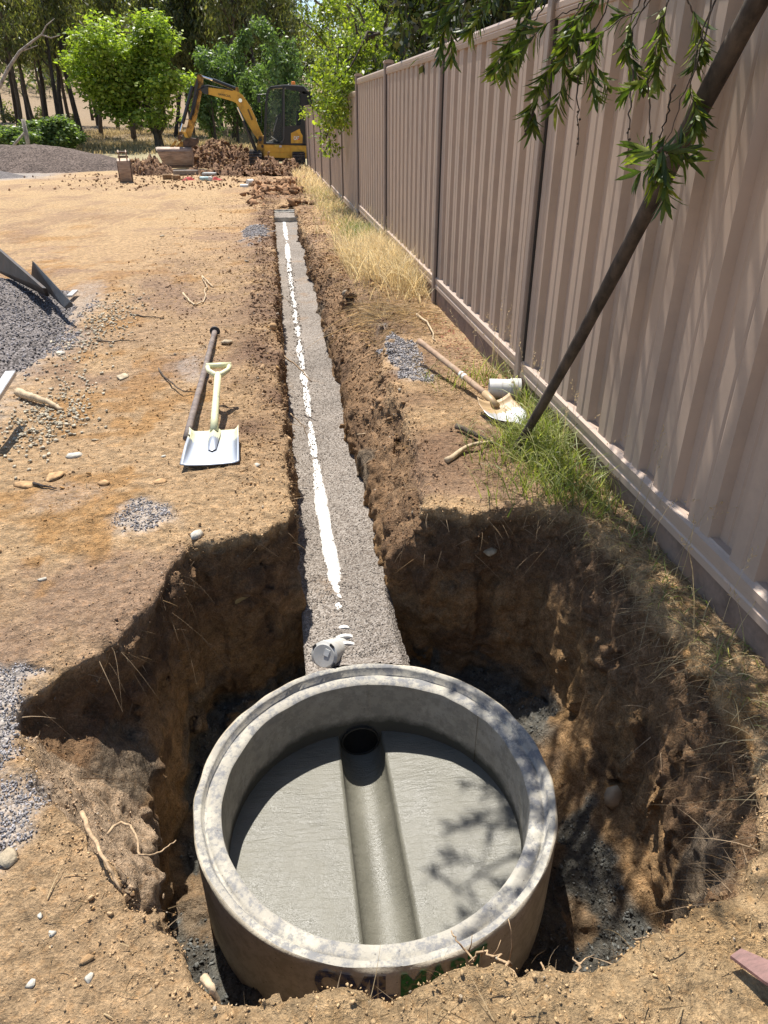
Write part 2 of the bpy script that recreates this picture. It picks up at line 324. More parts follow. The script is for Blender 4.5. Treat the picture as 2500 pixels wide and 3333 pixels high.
def build_near():
    xs=np.concatenate([np.arange(XA,-1.05,.02),np.arange(-1.05,1.3,.0105),np.arange(1.3,XB,.02)]).astype(np.float32)
    ys=[YA]
    while ys[-1]<YB: ys.append(ys[-1]+.0068*max(ys[-1],1.3))
    ys=np.array(ys,np.float32); zs=np.arange(-2.56,-1.24,.0115).astype(np.float32)
    gx,gy=np.meshgrid(xs,ys,indexing='ij')
    Hh=H(gx,gy)
    # crumbly spoil on the rim
    d_p=polyd(gx,gy,PIT); d_s=polyd(gx,gy,SHELF)
    X=gx[:,:,None];Y=gy[:,:,None];Z=zs[None,None,:]
    up=np.clip((Z+2.4)/.9,0,1)
    wob=(.035*noise3(gx,gy,0.,2.6,11)+.02*noise3(gx,gy,0.,7.,12))[:,:,None]
    right=sst(gx,.75,1.05)[:,:,None]
    flare=up**1.6*(.015+.10*right)-.012*(1-right)
    zf=(-2.36-.04*sst(gx,.5,.9)+.03*noise3(gx,gy,0.,4.,20))[:,:,None]
    zf=zf-.12*(np.hypot(gx-.2105,gy-1.6495)<.57)[:,:,None]
    # soil slumped against the pit's foot on the right
    zf=zf+.22*(sst(gx,.93,1.12)*(1-sst(gy,1.9,2.4)))[:,:,None]
    v=np.maximum(d_p[:,:,None]-flare+wob*.7,zf-Z)
    zsh=(-1.60-1.25*np.clip(gx+.80,0,.5)+.03*noise3(gx,gy,0.,6.,21))
    zsh=zsh+.9*np.clip(1.50-gy-.35*(gx+.5),0,.4)
    v2=np.maximum(d_s[:,:,None]+wob*.8+.012*up,zsh[:,:,None]-Z)
    # trench
    c=.205; 
    upt=np.clip((Z-(zgrav(Y)))/.5,0,1)
    xt=np.interp(Y,[2.7,2.95,3.3,4.1,5.2,6.7,7.9,10,14],[.55,.60,.63,.64,.74,.81,.69,.57,.50]).astype(np.float32); fr=(xt-.415)*sst(upt,.18,.97)+.012*upt
    fl=upt**2*.025*(1+sst(Y,3,8))
    wt=(.030*noise3(gx*0,gy,0.,1.6,31)+.022*noise3(gx*0,gy,0.,5.,33))[:,:,None]
    dt=np.maximum(-(X)-fl+(wt*.9+.02*noise3(gx*0,gy,0.,9.,39)[:,:,None])*upt, X-.415-fr-wt)
    v3=np.maximum(dt,np.maximum(Y-17.3,2.3-Y)); v3=np.maximum(v3,(zgrav(Y)-.10+.75*np.clip(Y-14.9,0,2)*.45)-Z)
    # wider hole for the far ring
    rr=np.hypot(gx-.21,(gy-14.4))[:,:,None]
    v4=np.maximum(rr-.2,-1.64-Z)
    vv=np.minimum(np.minimum(v,v2),np.minimum(v3,v4))
    # hollows in the bank
    for (a,b,c_,r) in ((.60,6.55,-1.66,.13),(.66,6.9,-1.60,.11),(.60,4.75,-1.66,.05),(.62,3.6,-1.63,.05),(-.36,1.12,-1.9,.13),(-.30,.84,-1.62,.06),(.02,4.05,-1.58,.06)):
        vv=np.minimum(vv,np.sqrt((X-a)**2+((Y-b)*.6)**2+(Z-c_)**2)-r)
    s1=Z-Hh[:,:,None]
    k=.022; a_=s1; b_=-vv
    h=np.clip(.5+.5*(a_-(-vv)*0-0)/1,0,1)  # placeholder to keep shapes
    s_solid=np.maximum(a_, -vv) if False else None
    # solid = below ground AND not in void  -> max(s1, -v); rounded
    t=np.clip(.5+.5*(b_-a_)/k,0,1); s=a_*(1-t)+b_*t+k*t*(1-t)
    s=s.astype(np.float32)
    near=np.abs(s)<.10
    I=np.nonzero(near)
    px=xs[I[0]];py=ys[I[1]];pz=zs[I[2]]
    dep=np.clip((Hh[I[0],I[1]]-pz)/.06,0,1); edge=np.exp(-(np.abs(b_[near])/.10)**2)
    amp=np.maximum(dep,edge*.55)
    fade=np.clip(np.minimum(px-XA,XB-px)/.12,0,1)*np.clip(np.minimum(py-YA,YB-py)/.12,0,1)
    amp=amp*fade
    wetf=((pz<-2.2)&(py<2.7)).astype(np.float32)
    sy=.45  # vertical scrape marks: stretch noise in z
    n=.030*noise3(px,py,pz*.7,5.,41)+.042*(.32-np.abs(noise3(px,py,pz,9.,43)))*1.3+.030*(.32-np.abs(noise3(px,py,pz,20.,44)))
    n=n+.016*(.32-np.abs(noise3(px,py,pz,42.,45)))
    low=sst(-pz,1.72,1.95)*(1-wetf)
    scr=.022*noise3(px,py,pz*.12,14.,47)+.013*noise3(px,py,pz*.12,40.,48)
    # dug clay lower down is smoother with vertical tooth marks, the top is crumbly
    n=n*(1-.35*low)+scr*low*1.3
    farl=(px<.12)&(py>2.6)
    n=np.where(farl,n*.75,n)
    s[near]+= (n*amp).astype(np.float32)
    return xs,ys,zs,s
def surface_nets(xs,ys,zs,s):
    nx,ny,nz=s.shape
    sg=s<0
    c=np.zeros((nx-1,ny-1,nz-1),np.int8)
    for i in(0,1):
        for j in(0,1):
            for k in(0,1): c+=sg[i:nx-1+i,j:ny-1+j,k:nz-1+k]
    act=(c>0)&(c<8); I,J,K=np.nonzero(act); n=len(I)
    ids=np.full(act.shape,-1,np.int32); ids[I,J,K]=np.arange(n)
    acc=np.zeros((n,3),np.float32); cnt=np.zeros(n,np.float32)
    cor=[(i,j,k) for i in(0,1) for j in(0,1) for k in(0,1)]
    val={q:s[I+q[0],J+q[1],K+q[2]] for q in cor}
    for a in cor:
        for ax in range(3):
            if a[ax]==0:
                b=list(a); b[ax]=1; b=tuple(b); va,vb=val[a],val[b]; m=(va<0)!=(vb<0)
                t=np.where(m,va/np.where(m,va-vb,1),0)
                for d in range(3):
                    acc[:,d]+=np.where(m,a[d]+(t if d==ax else 0),0)
                cnt+=m
    acc/=cnt[:,None]
    fx=np.interp(I+acc[:,0],np.arange(nx),xs);fy=np.interp(J+acc[:,1],np.arange(ny),ys);fz=np.interp(K+acc[:,2],np.arange(nz),zs)
    V=np.stack([fx,fy,fz],1).astype(np.float32)
    Q=[]
    def edge(ax):
        o=[d for d in range(3) if d!=ax]
        sl0=[slice(1,-1)]*3; sl1=[slice(1,-1)]*3; sl0[ax]=slice(0,-1); sl1[ax]=slice(1,None)
        A=sg[tuple(sl0)];B=sg[tuple(sl1)]
        for flip,m in ((False,A&~B),(True,~A&B)):
            e=list(np.nonzero(m))
            for d in o: e[d]=e[d]+1
            def cell(da,db):
                q=[e[0].copy(),e[1].copy(),e[2].copy()]; q[o[0]]-=da; q[o[1]]-=db; return ids[q[0],q[1],q[2]]
            q=np.stack([cell(1,1),cell(0,1),cell(0,0),cell(1,0)],1)
            fl=flip^(ax==1)
            if fl: q=q[:,::-1]
            Q.append(q)
    for ax in range(3): edge(ax)
    return V,np.concatenate(Q)
def ell(x,y,cx,cy,rx,ry,seed):
    d=np.sqrt(((x-cx)/rx)**2+((y-cy)/ry)**2)+.45*noise3(x,y,0.,5./max(rx,.2)*.3,seed)+.18*noise3(x,y,0.,24.,seed+1)
    return 1-sst(d,.55,1.05)
def soil_color(x,y,z,h):
    """soil colours, plus a painted sunlit tone on the shelf: tan dust on top, red-brown loam, ochre clay lower, grey wet mortar on the pit floor"""
    n1=noise3(x,y,z,1.1,61); n2=noise3(x,y,z,4.,62); n3=noise3(x,y,z,13.,63); n4=noise3(x,y,z,.45,64)
    tan=np.array([.55,.37,.205]); pink=np.array([.38,.25,.165]); och=np.array([.46,.25,.09]); brown=np.array([.27,.165,.09]); clay=np.array([.42,.26,.125]); dark=np.array([.11,.068,.045])
    dep=h-z
    C=np.empty((len(x),3)); C[:]=tan
    def mix(w,c): 
        nonlocal C; w=np.clip(w,0,1)[:,None]; C=C*(1-w)+np.asarray(c)*w
    mix(sst(n1+.5*n2+.25*n3,.05,.7)*.85,pink)
    mix(sst(noise3(x,y,z,2.3,66)+.5*n3,.38,.72)*.75,och)
    # darker, more disturbed ground along the trench and in mid yard
    mix(np.exp(-((x+.14)/.30)**2)*sst(y,2.8,4.)*(.6+.8*n2),[.23,.14,.088])
    mix(np.exp(-((x-.75)/.45)**2)*sst(y,2.4,3.2)*(.45+.6*n2),[.27,.165,.10])
    mix(sst(y,9,16)*sst(-x,.2,1.5)*.75,[.52,.36,.20]); mix(sst(y,7,12)*sst(noise3(x*1.2,y*.45,z,1.6,77)+.5*n3,.1,.5)*.55,[.33,.21,.135])
    mix(np.exp(-((x+.8)/1.0)**2-((y-7.5)/2.8)**2)*(.55+.5*n2),[.33,.22,.145])
    mix(sst(y,27,33),[.40,.335,.20])
    mix(sst(y,27,33)*sst(n2+n4,.0,.6)*.6,[.30,.27,.15])
    mix(sst(y,48,60),[.30,.22,.14])
    mix(np.exp(-((x-.85)/.26)**2)*sst(y,5.0,5.6)*(1-sst(y,7.0,7.6))*(.75+.6*n2),[.21,.13,.08])
    # pale sand near the lip at the front
    mix((1-sst(y,.75,1.1))*.7*sst(x,-.5,.1),[.52,.36,.19])
    # sides of the excavation
    w=sst(dep,.03,.09)
    mix(w,brown)
    mix(w*sst(n2+.6*n3,-.1,.6)*.7,[.22,.135,.08])
    mix(w*sst(dep+.10*n1,.28,.5)*.85,clay)
    mix(w*sst(dep,.2,.5)*sst(noise3(x,y,z*.15,9.,67),.15,.6)*.8,[.36,.22,.10])
    mix(w*sst(noise3(x,y,z,6.,69),.25,.55)*.6,dark)
    mix(w*sst(x,.45,.52)*(y>2.8)*.75*(n3>-.25),[.38,.24,.135])
    mix(w*sst(dep,.15,.3)*sst(noise3(x,y,z,3.,71),.35,.5)*.7,[.21,.175,.13])
    shf=(polyd(x,y,SHELF)<.02)&(z>-2.12)&(z<-1.5)&(y<1.62)
    mix(shf*1.*w,[.50,.36,.235])  # sunlit part of the shelf lightened in the soil colour
    wet=((y<2.68)&(y>.7)).astype(float)*sst(-z+.03*n3+.02*n2,2.27,2.32)*sst(x,-.6,-.5)
    wet=wet*(1-.85*sst(noise3(x,y,z,5.,73),-.1,.3)*sst(x,.8,.9))*(1-.6*sst(noise3(x,y,z,7.,74),.1,.4))
    mix(wet,[.15,.14,.118]); mix(wet*sst(n3,.0,.5)*.6,[.20,.195,.17])
    return C,wet,dep
def gravel_mask(x,y,dep):
    g=ell(x,y,.83,4.75,.15,.72,80)*.85; g=np.maximum(g,ell(x,y,-.60,2.74,.17,.14,82)*.8); g=np.maximum(g,ell(x,y,-.95,1.50,.24,.36,84)); g=np.maximum(g,ell(x,y,-.75,1.22,.13,.2,88)*.8)
    g=np.maximum(g,ell(x,y,-1.0,2.95,.22,.16,86)*.35); g=np.maximum(g,ell(x,y,-.62,4.7,.14,.5,90)*.5); g=np.maximum(g,ell(x,y,-.3,11.3,.25,1.2,92)*.8)
    g=np.maximum(g,ell(x,y,-1.9,5.8,.45,2.3,94)*.6)
    return g*(1-sst(dep,.05,.1))
def set_mask(me,r,g):
    a=me.color_attributes.new('Msk','FLOAT_COLOR','POINT'); c=np.zeros((len(r),4),np.float32); c[:,0]=r;c[:,1]=g;c[:,3]=1; a.data.foreach_set('color',c.ravel())
xs,ys,zs,S=build_near()
NV,NQ=surface_nets(xs,ys,zs,S); del S
Hn=H(NV[:,0],NV[:,1],False)
C,wet,dep=soil_color(NV[:,0],NV[:,1],NV[:,2],Hn)
gm=gravel_mask(NV[:,0],NV[:,1],dep)
me=mesh_np('ground',NV,NQ,col=C,smooth=True); set_mask(me,gm,wet)
# outer sheet, same height function, cut out under the near part and joined as one object
def geo(a,b,s0,k):
    o=[a]
    while abs(o[-1]-a)<abs(b-a): o.append(o[-1]+math.copysign(max(s0,k*abs(o[-1])),b-a))
    return o
ox=np.array(sorted(set(geo(XA+.02,-450,.035,.03)+list(np.linspace(XA+.02,XB-.02,40))+geo(XB-.02,450,.05,.04))),np.float32)
oy=np.array(sorted(set(geo(YA+.02,-60,.1,.1)+list(geo(YA+.02,YB-.05,.03,.014))+geo(YB-.05,600,.2,.014))),np.float32)
gx,gy=np.meshgrid(ox,oy,indexing='ij')
lod=np.hypot(gx,gy)
gz=H(gx,gy,False)-.003
gz=gz+.0*lod
# low ripples in the dry paddock
gz=gz+sst(gy,40,60)*(.25*noise3(gx,gy,0.,.12,7)+.08*noise3(gx,gy,0.,.5,8))
V=np.stack([gx,gy,gz],2).reshape(-1,3); ny=len(oy)
i,j=np.meshgrid(np.arange(len(ox)-1),np.arange(ny-1),indexing='ij'); i=i.ravel();j=j.ravel()
cx=(ox[i]+ox[i+1])/2; cy=(oy[j]+oy[j+1])/2
keep=~((cx>XA+.02)&(cx<XB-.02)&(cy>YA+.02)&(cy<YB-.1)); i=i[keep];j=j[keep]
Q=np.stack([i*ny+j,(i+1)*ny+j,(i+1)*ny+j+1,i*ny+j+1],1)
C2,w2,d2=soil_color(V[:,0],V[:,1],V[:,2],V[:,2]+0)
g2=gravel_mask(V[:,0],V[:,1],d2*0)
g2=np.maximum(g2,ell(V[:,0],V[:,1],-9.,28.,3.2,3.5,96)*.9)
# join both pieces into the one ground mesh
nv=len(NV); AV=np.concatenate([NV,V]); AQ=np.concatenate([NQ,Q+nv])
bpy.data.meshes.remove(me)
me=mesh_np('ground',AV,AQ,col=np.concatenate([C,C2]),smooth=True); set_mask(me,np.concatenate([gm,g2]),np.concatenate([wet,w2*0]))
ground=tag(link('ground',me,M['soil']),kind='structure',label='tan and brown dug earth yard with a deep pit and a long trench',cat='ground')
NN=np.empty(len(AV)*3,np.float32); me.vertices.foreach_get('normal',NN); NN=NN.reshape(-1,3)[:nv]
print('ground',nv,len(V),time.time()-T0)
# upper surface lookup
UPM=(NN[:,2]>.55)&(dep<.08)
UPI=np.nonzero(UPM)[0]
def gz_at(x,y):
    """height of the built ground at x,y"""
    if XA<x<XB and YA<y<YB:
        d=(NV[UPI,0]-x)**2+(NV[UPI,1]-y)**2; return float(NV[UPI[np.argmin(d)],2])
    return float(H(np.array([x]),np.array([y]),False)[0])
# ================================================================ scattered small pieces (merged)
def lump(seed,n=1,flat=1.):
    import bmesh
    r=np.random.default_rng(seed); bm=bmesh.new(); k={1:13,2:34,3:70}[n]
    pts=r.standard_normal((k,3)); pts/=np.linalg.norm(pts,axis=1,keepdims=True); pts*=(.62+.5*r.random((k,1)))
    for p in pts: bm.verts.new(p)
    h=bmesh.ops.convex_hull(bm,input=bm.verts[:]); bmesh.ops.delete(bm,geom=[v for v in bm.verts if not v.link_faces],context='VERTS'); bmesh.ops.triangulate(bm,faces=bm.faces[:])
    bm.verts.index_update(); V=np.array([v.co[:] for v in bm.verts]); F=np.array([[v.index for v in f.verts] for f in bm.faces]); bm.free()
    V*=np.array([1.1,.7+.3*r.random(),.6*flat]); return V,F
def rotm(n,rng,flat=False):
    a=rng.random(n)*2*np.pi
    if flat:
        b=rng.normal(0,.25,n);c=rng.normal(0,.25,n)
    else: b=rng.random(n)*2*np.pi;c=rng.random(n)*2*np.pi
    ca,sa,cb,sb,cc,sc=np.cos(a),np.sin(a),np.cos(b),np.sin(b),np.cos(c),np.sin(c)
    z=np.zeros(n);o=np.ones(n)
    Rz=np.stack([ca,-sa,z,sa,ca,z,z,z,o],1).reshape(n,3,3);Ry=np.stack([cb,z,sb,z,o,z,-sb,z,cb],1).reshape(n,3,3);Rx=np.stack([o,z,z,z,cc,-sc,z,sc,cc],1).reshape(n,3,3)
    return Rz@Ry@Rx
def scatter(name,P,Nn,size,cols,mat,sub=0,sink=.25,flat=False,smooth=False,seed=1):
    rng=np.random.default_rng(seed); VV=[];FF=[];CC=[];off=0
    n=len(P); kind=rng.integers(0,6,n)
    for k in range(6):
        m=kind==k; q=int(m.sum())
        if not q: continue
        LV,LF=lump(seed*10+k,1 if sub else 1) if sub else lump(seed*10+k,1)
        if not sub:
            pass
        Rm=rotm(q,rng,flat); W=np.einsum('nij,vj->nvi',Rm,LV)*size[m][:,None,None]+P[m][:,None,:]+Nn[m][:,None,:]*(size[m]*(.5-sink))[:,None,None]
        nvk=len(LV); F=LF[None]+ (np.arange(q)*nvk)[:,None,None]+off
        VV.append(W.reshape(-1,3));FF.append(F.reshape(-1,3));CC.append(np.repeat(cols[m],nvk,0)); off+=q*nvk
    me=mesh_np(name,np.concatenate(VV),T=np.concatenate(FF),col=np.concatenate(CC),smooth=smooth)
    return link(name,me,mat)
rng=np.random.default_rng(11)
# crumbs over top and walls: number per area falls with distance
def pick(mask,n,powr=1.0):
    idx=np.nonzero(mask)[0]; return idx[rng.integers(0,len(idx),n)]
notwet=wet<.3
i1=pick(UPM&notwet,20000)
keepp=rng.random(len(i1))<np.clip(1.6/np.maximum(NV[i1,1],1),.08,1)**.4
i1=i1[keepp]
rimd=np.abs(np.minimum(np.abs(NV[:,0]+.03),np.abs(NV[:,0]-.5)))
rimmask=((rimd<.22)&(NV[:,1]>2.7))|(np.abs(polyd(NV[:,0],NV[:,1],PIT))<.14)|(np.abs(polyd(NV[:,0],NV[:,1],SHELF))<.1)
i2=pick(rimmask&notwet&(dep<.25)&(NN[:,2]>-.1),15000)
i3=pick((dep>.08)&notwet&(NN[:,2]>.25),3500)
i4=pick(rimmask&notwet&(dep<.12)&(NN[:,2]>.2),1500); I_=np.concatenate([i1,i2,i3,i4]); P=NV[I_]+rng.normal(0,.004,(len(I_),3)); Nn=NN[I_]
sz=(.0024+.0040*rng.random(len(I_))**2)*np.clip(P[:,1]/2.6,.75,2.4)
big=rng.random(len(I_))<.03; sz[big]*=2.1
sz[len(i1):len(i1)+len(i2)]*=1.1
sz[-1500:]*=1.7; bc=C[I_]*(.62+.4*rng.random((len(I_),1))); pale=rng.random(len(I_))<.025; bc[pale]=bc[pale]*.35+np.array([.42,.38,.31])*.65*(rng.random((pale.sum(),1))*.5+.6)
og=rng.random(len(I_))<.02; bc[og]=np.array([.42,.26,.12])
bc[gm[I_]>.5]=(np.array([.3,.28,.27])*(.5+rng.random((len(I_),1))))[gm[I_]>.5]
tag(scatter('soil_crumbs',P,Nn,sz,bc,M['clod'],seed=2),kind='stuff',label='loose crumbs of tan and brown soil lying on the dug ground',cat='soil crumbs')
# stones in the patches of spilt gravel
ig=pick((gm>.55)&UPM,9000); P=NV[ig]+rng.normal(0,.006,(len(ig),3))*[1,1,.2]
sz=(.0035+.003*rng.random(len(ig)))*np.clip(P[:,1]/2.5,.9,2)
tag(scatter('spilt_gravel',P,NN[ig],sz,np.array([.33,.31,.31])*(.4+.95*rng.random((len(ig),1))),M['clod'],seed=3),kind='stuff',label='grey gravel spilt in patches on the tan earth',cat='gravel')
# wet mortar lumps round the ring
iw=pick((wet>.6)&(NN[:,2]>.2),5000); P=NV[iw]; sz=.004+.007*rng.random(len(iw))**2
tag(scatter('mortar_lumps',P,NN[iw],sz,np.array([.12,.12,.11])*(.5+1.1*rng.random((len(iw),1))),M['clod'],seed=4),kind='stuff',label='dark damp mortar crumbs on the pit floor around the ring',cat='mortar')
# ---------------------------------------------------------------- trench gravel bed
def grid(xs,ys,zf):
    gx,gy=np.meshgrid(xs,ys,indexing='ij'); gz=zf(gx,gy); n=len(ys)
    V=np.stack([gx,gy,gz],2).reshape(-1,3); i,j=np.meshgrid(np.arange(len(xs)-1),np.arange(n-1),indexing='ij'); i=i.ravel();j=j.ravel()
    return V,np.stack([i*n+j,(i+1)*n+j,(i+1)*n+j+1,i*n+j+1],1)
gyy=[2.05]
while gyy[-1]<15.2: gyy.append(gyy[-1]+.0045*max(gyy[-1],1.5))
def gravz(x,y):
    z=zgrav(y)+.009*noise3(x,y,0.,3.,101)+.008*noise3(x,y,0.,13.,102)+.0035*noise3(x,y,0.,60.,103)+.003*noise3(x,y,0.,120.,104)
    return z-1.5*np.clip(np.maximum(.01-x,x-.40),0,.3)*(y<2.75)
V,Q=grid(np.arange(-.06,.56,.0075),np.array(gyy),gravz)
qc=V[Q].mean(1); rr_=np.hypot(qc[:,0]-.2105,qc[:,1]-1.6495); kq=(rr_>.607)&~((qc[:,1]<2.76)&((qc[:,0]<.0)|(qc[:,0]>.445+.02*noise3(qc[:,1],0,0,9.)))); Q=Q[kq]
gb=tag(link('gravel_bed',mesh_np('gravel_bed',V,Q,smooth=True),M['gravel']),kind='stuff',label='bed of fine grey gravel along the trench bottom',cat='gravel')
n=5000; px=rng.uniform(.0,.43,n); py=2.3+rng.random(n)**1.6*4.2; P=np.stack([px,py,gravz(px,py)],1); P=P[np.hypot(px-.2105,py-1.6495)>.63]; n=len(P)
tag(scatter('loose_gravel',P,np.tile([0,0,1.],(n,1)),.0028+.0026*rng.random(n),np.array([.32,.285,.25])*(.45+.8*rng.random((n,1))),M['clod'],seed=5),kind='stuff',label='loose grey stones on the near end of the trench gravel',cat='gravel')
print('scatter',time.time()-T0)
# ================================================================ CONCRETE RING
def concretemat(name,base,pale,blue,dark,rough=.8,scale=1.,damp=None):
    m,nt,p=newmat(name); L=nt.links.new
    tc=N(nt,'ShaderNodeTexCoord'); O=tc.outputs['Object']
    n=N(nt,'ShaderNodeTexNoise',Scale=7.*scale,Detail=9.,Roughness=.72); L(O,n.inputs['Vector'])
    n2=N(nt,'ShaderNodeTexNoise',Scale=17.*scale,Detail=9.,Roughness=.78); L(O,n2.inputs['Vector'])
    n3=N(nt,'ShaderNodeTexNoise',Scale=90.,Detail=4.,Roughness=.7); L(O,n3.inputs['Vector'])
    out=None
    def mr(src,a,b,c,d):
        r=N(nt,'ShaderNodeMapRange'); [setattr(r.inputs[i],'default_value',x) for i,x in ((1,a),(2,b),(3,c),(4,d))]; L(src,r.inputs[0]); return r.outputs[0]
    m1=N(nt,'ShaderNodeMix',data_type='RGBA'); L(mr(n.outputs[0],.47,.62,0,1),m1.inputs[0]); m1.inputs[6].default_value=(*base,1); m1.inputs[7].default_value=(*pale,1)
    m2=N(nt,'ShaderNodeMix',data_type='RGBA'); L(mr(n2.outputs[0],.47,.57,0,.8),m2.inputs[0]); L(m1.outputs[2],m2.inputs[6]); m2.inputs[7].default_value=(*blue,1)
    m3=N(nt,'ShaderNodeMix',data_type='RGBA'); L(mr(n3.outputs[0],.60,.72,0,.5),m3.inputs[0]); L(m2.outputs[2],m3.inputs[6]); m3.inputs[7].default_value=(*dark,1)
    fin=m3.outputs[2]
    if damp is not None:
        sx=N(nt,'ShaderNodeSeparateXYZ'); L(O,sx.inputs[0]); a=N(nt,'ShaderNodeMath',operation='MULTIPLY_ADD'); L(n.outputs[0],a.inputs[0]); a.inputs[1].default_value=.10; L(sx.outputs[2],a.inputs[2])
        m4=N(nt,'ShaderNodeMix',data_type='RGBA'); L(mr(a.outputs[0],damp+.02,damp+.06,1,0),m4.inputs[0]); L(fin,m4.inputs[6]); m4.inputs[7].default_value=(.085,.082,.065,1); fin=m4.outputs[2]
    vo=N(nt,'ShaderNodeTexVoronoi',Scale=38.); L(O,vo.inputs['Vector']); m5=N(nt,'ShaderNodeMix',data_type='RGBA'); L(mr(vo.outputs['Distance'],.05,.10,.8,0),m5.inputs[0]); L(fin,m5.inputs[6]); m5.inputs[7].default_value=(.09,.08,.065,1); fin=m5.outputs[2]
    L(fin,p.inputs['Base Color']); p.inputs['Roughness'].default_value=rough; p.inputs['Specular IOR Level'].default_value=.3
    h=N(nt,'ShaderNodeMath',operation='MULTIPLY_ADD'); L(n3.outputs[0],h.inputs[0]); h.inputs[1].default_value=.002; 
    h0=N(nt,'ShaderNodeMath',operation='MULTIPLY'); L(n2.outputs[0],h0.inputs[0]); h0.inputs[1].default_value=.004; L(h0.outputs[0],h.inputs[2])
    b=N(nt,'ShaderNodeBump',Strength=.7,Distance=1.); L(h.outputs[0],b.inputs['Height']); L(b.outputs[0],p.inputs['Normal'])
    return m
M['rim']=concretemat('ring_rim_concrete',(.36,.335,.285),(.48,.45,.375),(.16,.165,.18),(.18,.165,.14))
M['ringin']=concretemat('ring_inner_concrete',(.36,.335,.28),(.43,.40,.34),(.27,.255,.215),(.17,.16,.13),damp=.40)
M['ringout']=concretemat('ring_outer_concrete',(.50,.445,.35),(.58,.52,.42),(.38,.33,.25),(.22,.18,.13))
RC=np.array([.2105,1.6495]); RZ=-2.0
def ringmesh(ro,ri,ztop,zbot,lip=.030,lipw=.026,n=160,seed=0.,chip=.004):
    # profile: outer wall bottom -> outer top lip -> step -> inner flat -> inner wall
    prof=[(ro-.004,zbot),(ro,zbot+.05),(ro,ztop-.02),(ro-.003,ztop-.005),(ro-.008,ztop),(ro-lipw,ztop-.001),(ro-lipw-.005,ztop-.006),(ro-lipw-.010,ztop-lip-.004),(ro-lipw-.016,ztop-lip-.006),(ro-lipw-.021,ztop-lip),(ro-.5*(ro-ri)-.012,ztop-lip+.002),(ri+.006,ztop-lip),(ri,ztop-lip-.006),(ri-.001,ztop-lip-.03),(ri-.002,ztop-.16),(ri-.003,zbot)]
    V=[];
    for q,(r,z) in enumerate(prof):
        for k in range(n):
            t=2*math.pi*k/n; x,y=math.cos(t),math.sin(t)
            e=chip*float(noise3(x*3,y*3,q*.7,2.3,seed+3))*(1 if 1<q<14 else .3)
            V.append(((r+e)*x,(r+e)*y,z+(e*.6 if 1<q<14 else 0)))
    return V,prof,n
def build_ring(name,cx,cy,ztop,zbot,ro,ri,label,seed):
    root=empty(name,(cx,cy,zbot),0,label,'manhole ring')
    V,prof,n=ringmesh(ro,ri,ztop-zbot,0.,seed=seed); m=len(prof)
    def part(nm,a,b,mat):
        me=mesh_np(nm,np.array(V).reshape(m,n,3)[a:b+1].reshape(-1,3),Q=np.array([[i*n+k,i*n+(k+1)%n,(i+1)*n+(k+1)%n,(i+1)*n+k] for i in range(b-a) for k in range(n)]),smooth=True)
        return link(nm,me,mat,root)
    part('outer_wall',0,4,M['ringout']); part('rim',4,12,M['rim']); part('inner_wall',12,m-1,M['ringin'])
    return root
RI=.5215; RO=.6115; ZB=-2.62
ring=build_ring('manhole_ring',RC[0],RC[1],RZ,ZB,RO,RI,'large round concrete manhole ring with worn rim sitting in the near pit',1.)
# casting joints: thin vertical seams on the inner wall
for th_ in (86,33):
    t=R_(th_); mb=MB(); r=RI-.0035
    mb.box((r*math.cos(t),r*math.sin(t),RZ-ZB-.16),(.0035,.0035,.26),Matrix.Rotation(t,3,'Z')); mb.build('seam',M['ringin'],ring)
# lettering on the outside, facing the camera
def text_mesh(txt,size,extr=0.,bold=0.):
    cu=bpy.data.curves.new('t','FONT'); cu.body=txt; cu.size=size; cu.extrude=extr; cu.offset=bold; cu.align_x='LEFT'; cu.resolution_u=6
    o=bpy.data.objects.new('t',cu); COL.objects.link(o); bpy.context.view_layer.update()
    dg=bpy.context.evaluated_depsgraph_get(); me=bpy.data.meshes.new_from_object(o.evaluated_get(dg)); bpy.data.objects.remove(o); bpy.data.curves.remove(cu); return me
paint={'b':simple('navy_lettering',(.035,.05,.13),.7,var=.35,scale=60,bump=0,dirt=(.30,.25,.18),dscale=40,damt=.75,dlo=.47,dhi=.58),'g':simple('green_lettering',(.03,.17,.05),.7,var=.35,scale=60,bump=0,dirt=(.30,.25,.18),dscale=40,damt=.7,dlo=.5,dhi=.6)}
a0=R_(-113.5); a1=R_(-66.5); H_=.125; arc=0; 
pieces=[]; xcur=0
for word,cl in (('CIVIL','b'),('MART','g')):
    mt=text_mesh(word,1.,0,.045); co_=np.array([v.co[:] for v in mt.vertices]); wd=co_[:,0].max(); pieces.append((mt,co_,cl,xcur,wd)); xcur+=wd+.09
sc_x=(a1-a0)*(RO+.002)/xcur; sc_z=.165
for mt,co_,cl,x0,wd in pieces:
    ang=a0+(co_[:,0]+x0)*sc_x/(RO+.002)
    V=np.stack([(RO+.0045)*np.cos(ang),(RO+.0045)*np.sin(ang),(RZ-ZB)-.030-.105+co_[:,1]*sc_z],1)
    # subdivide is not needed: glyph triangles are narrow
    for v,p in zip(mt.vertices,V): v.co=p
    mt.name='lettering'; mt.materials.clear(); link('lettering',mt,paint[cl],ring)
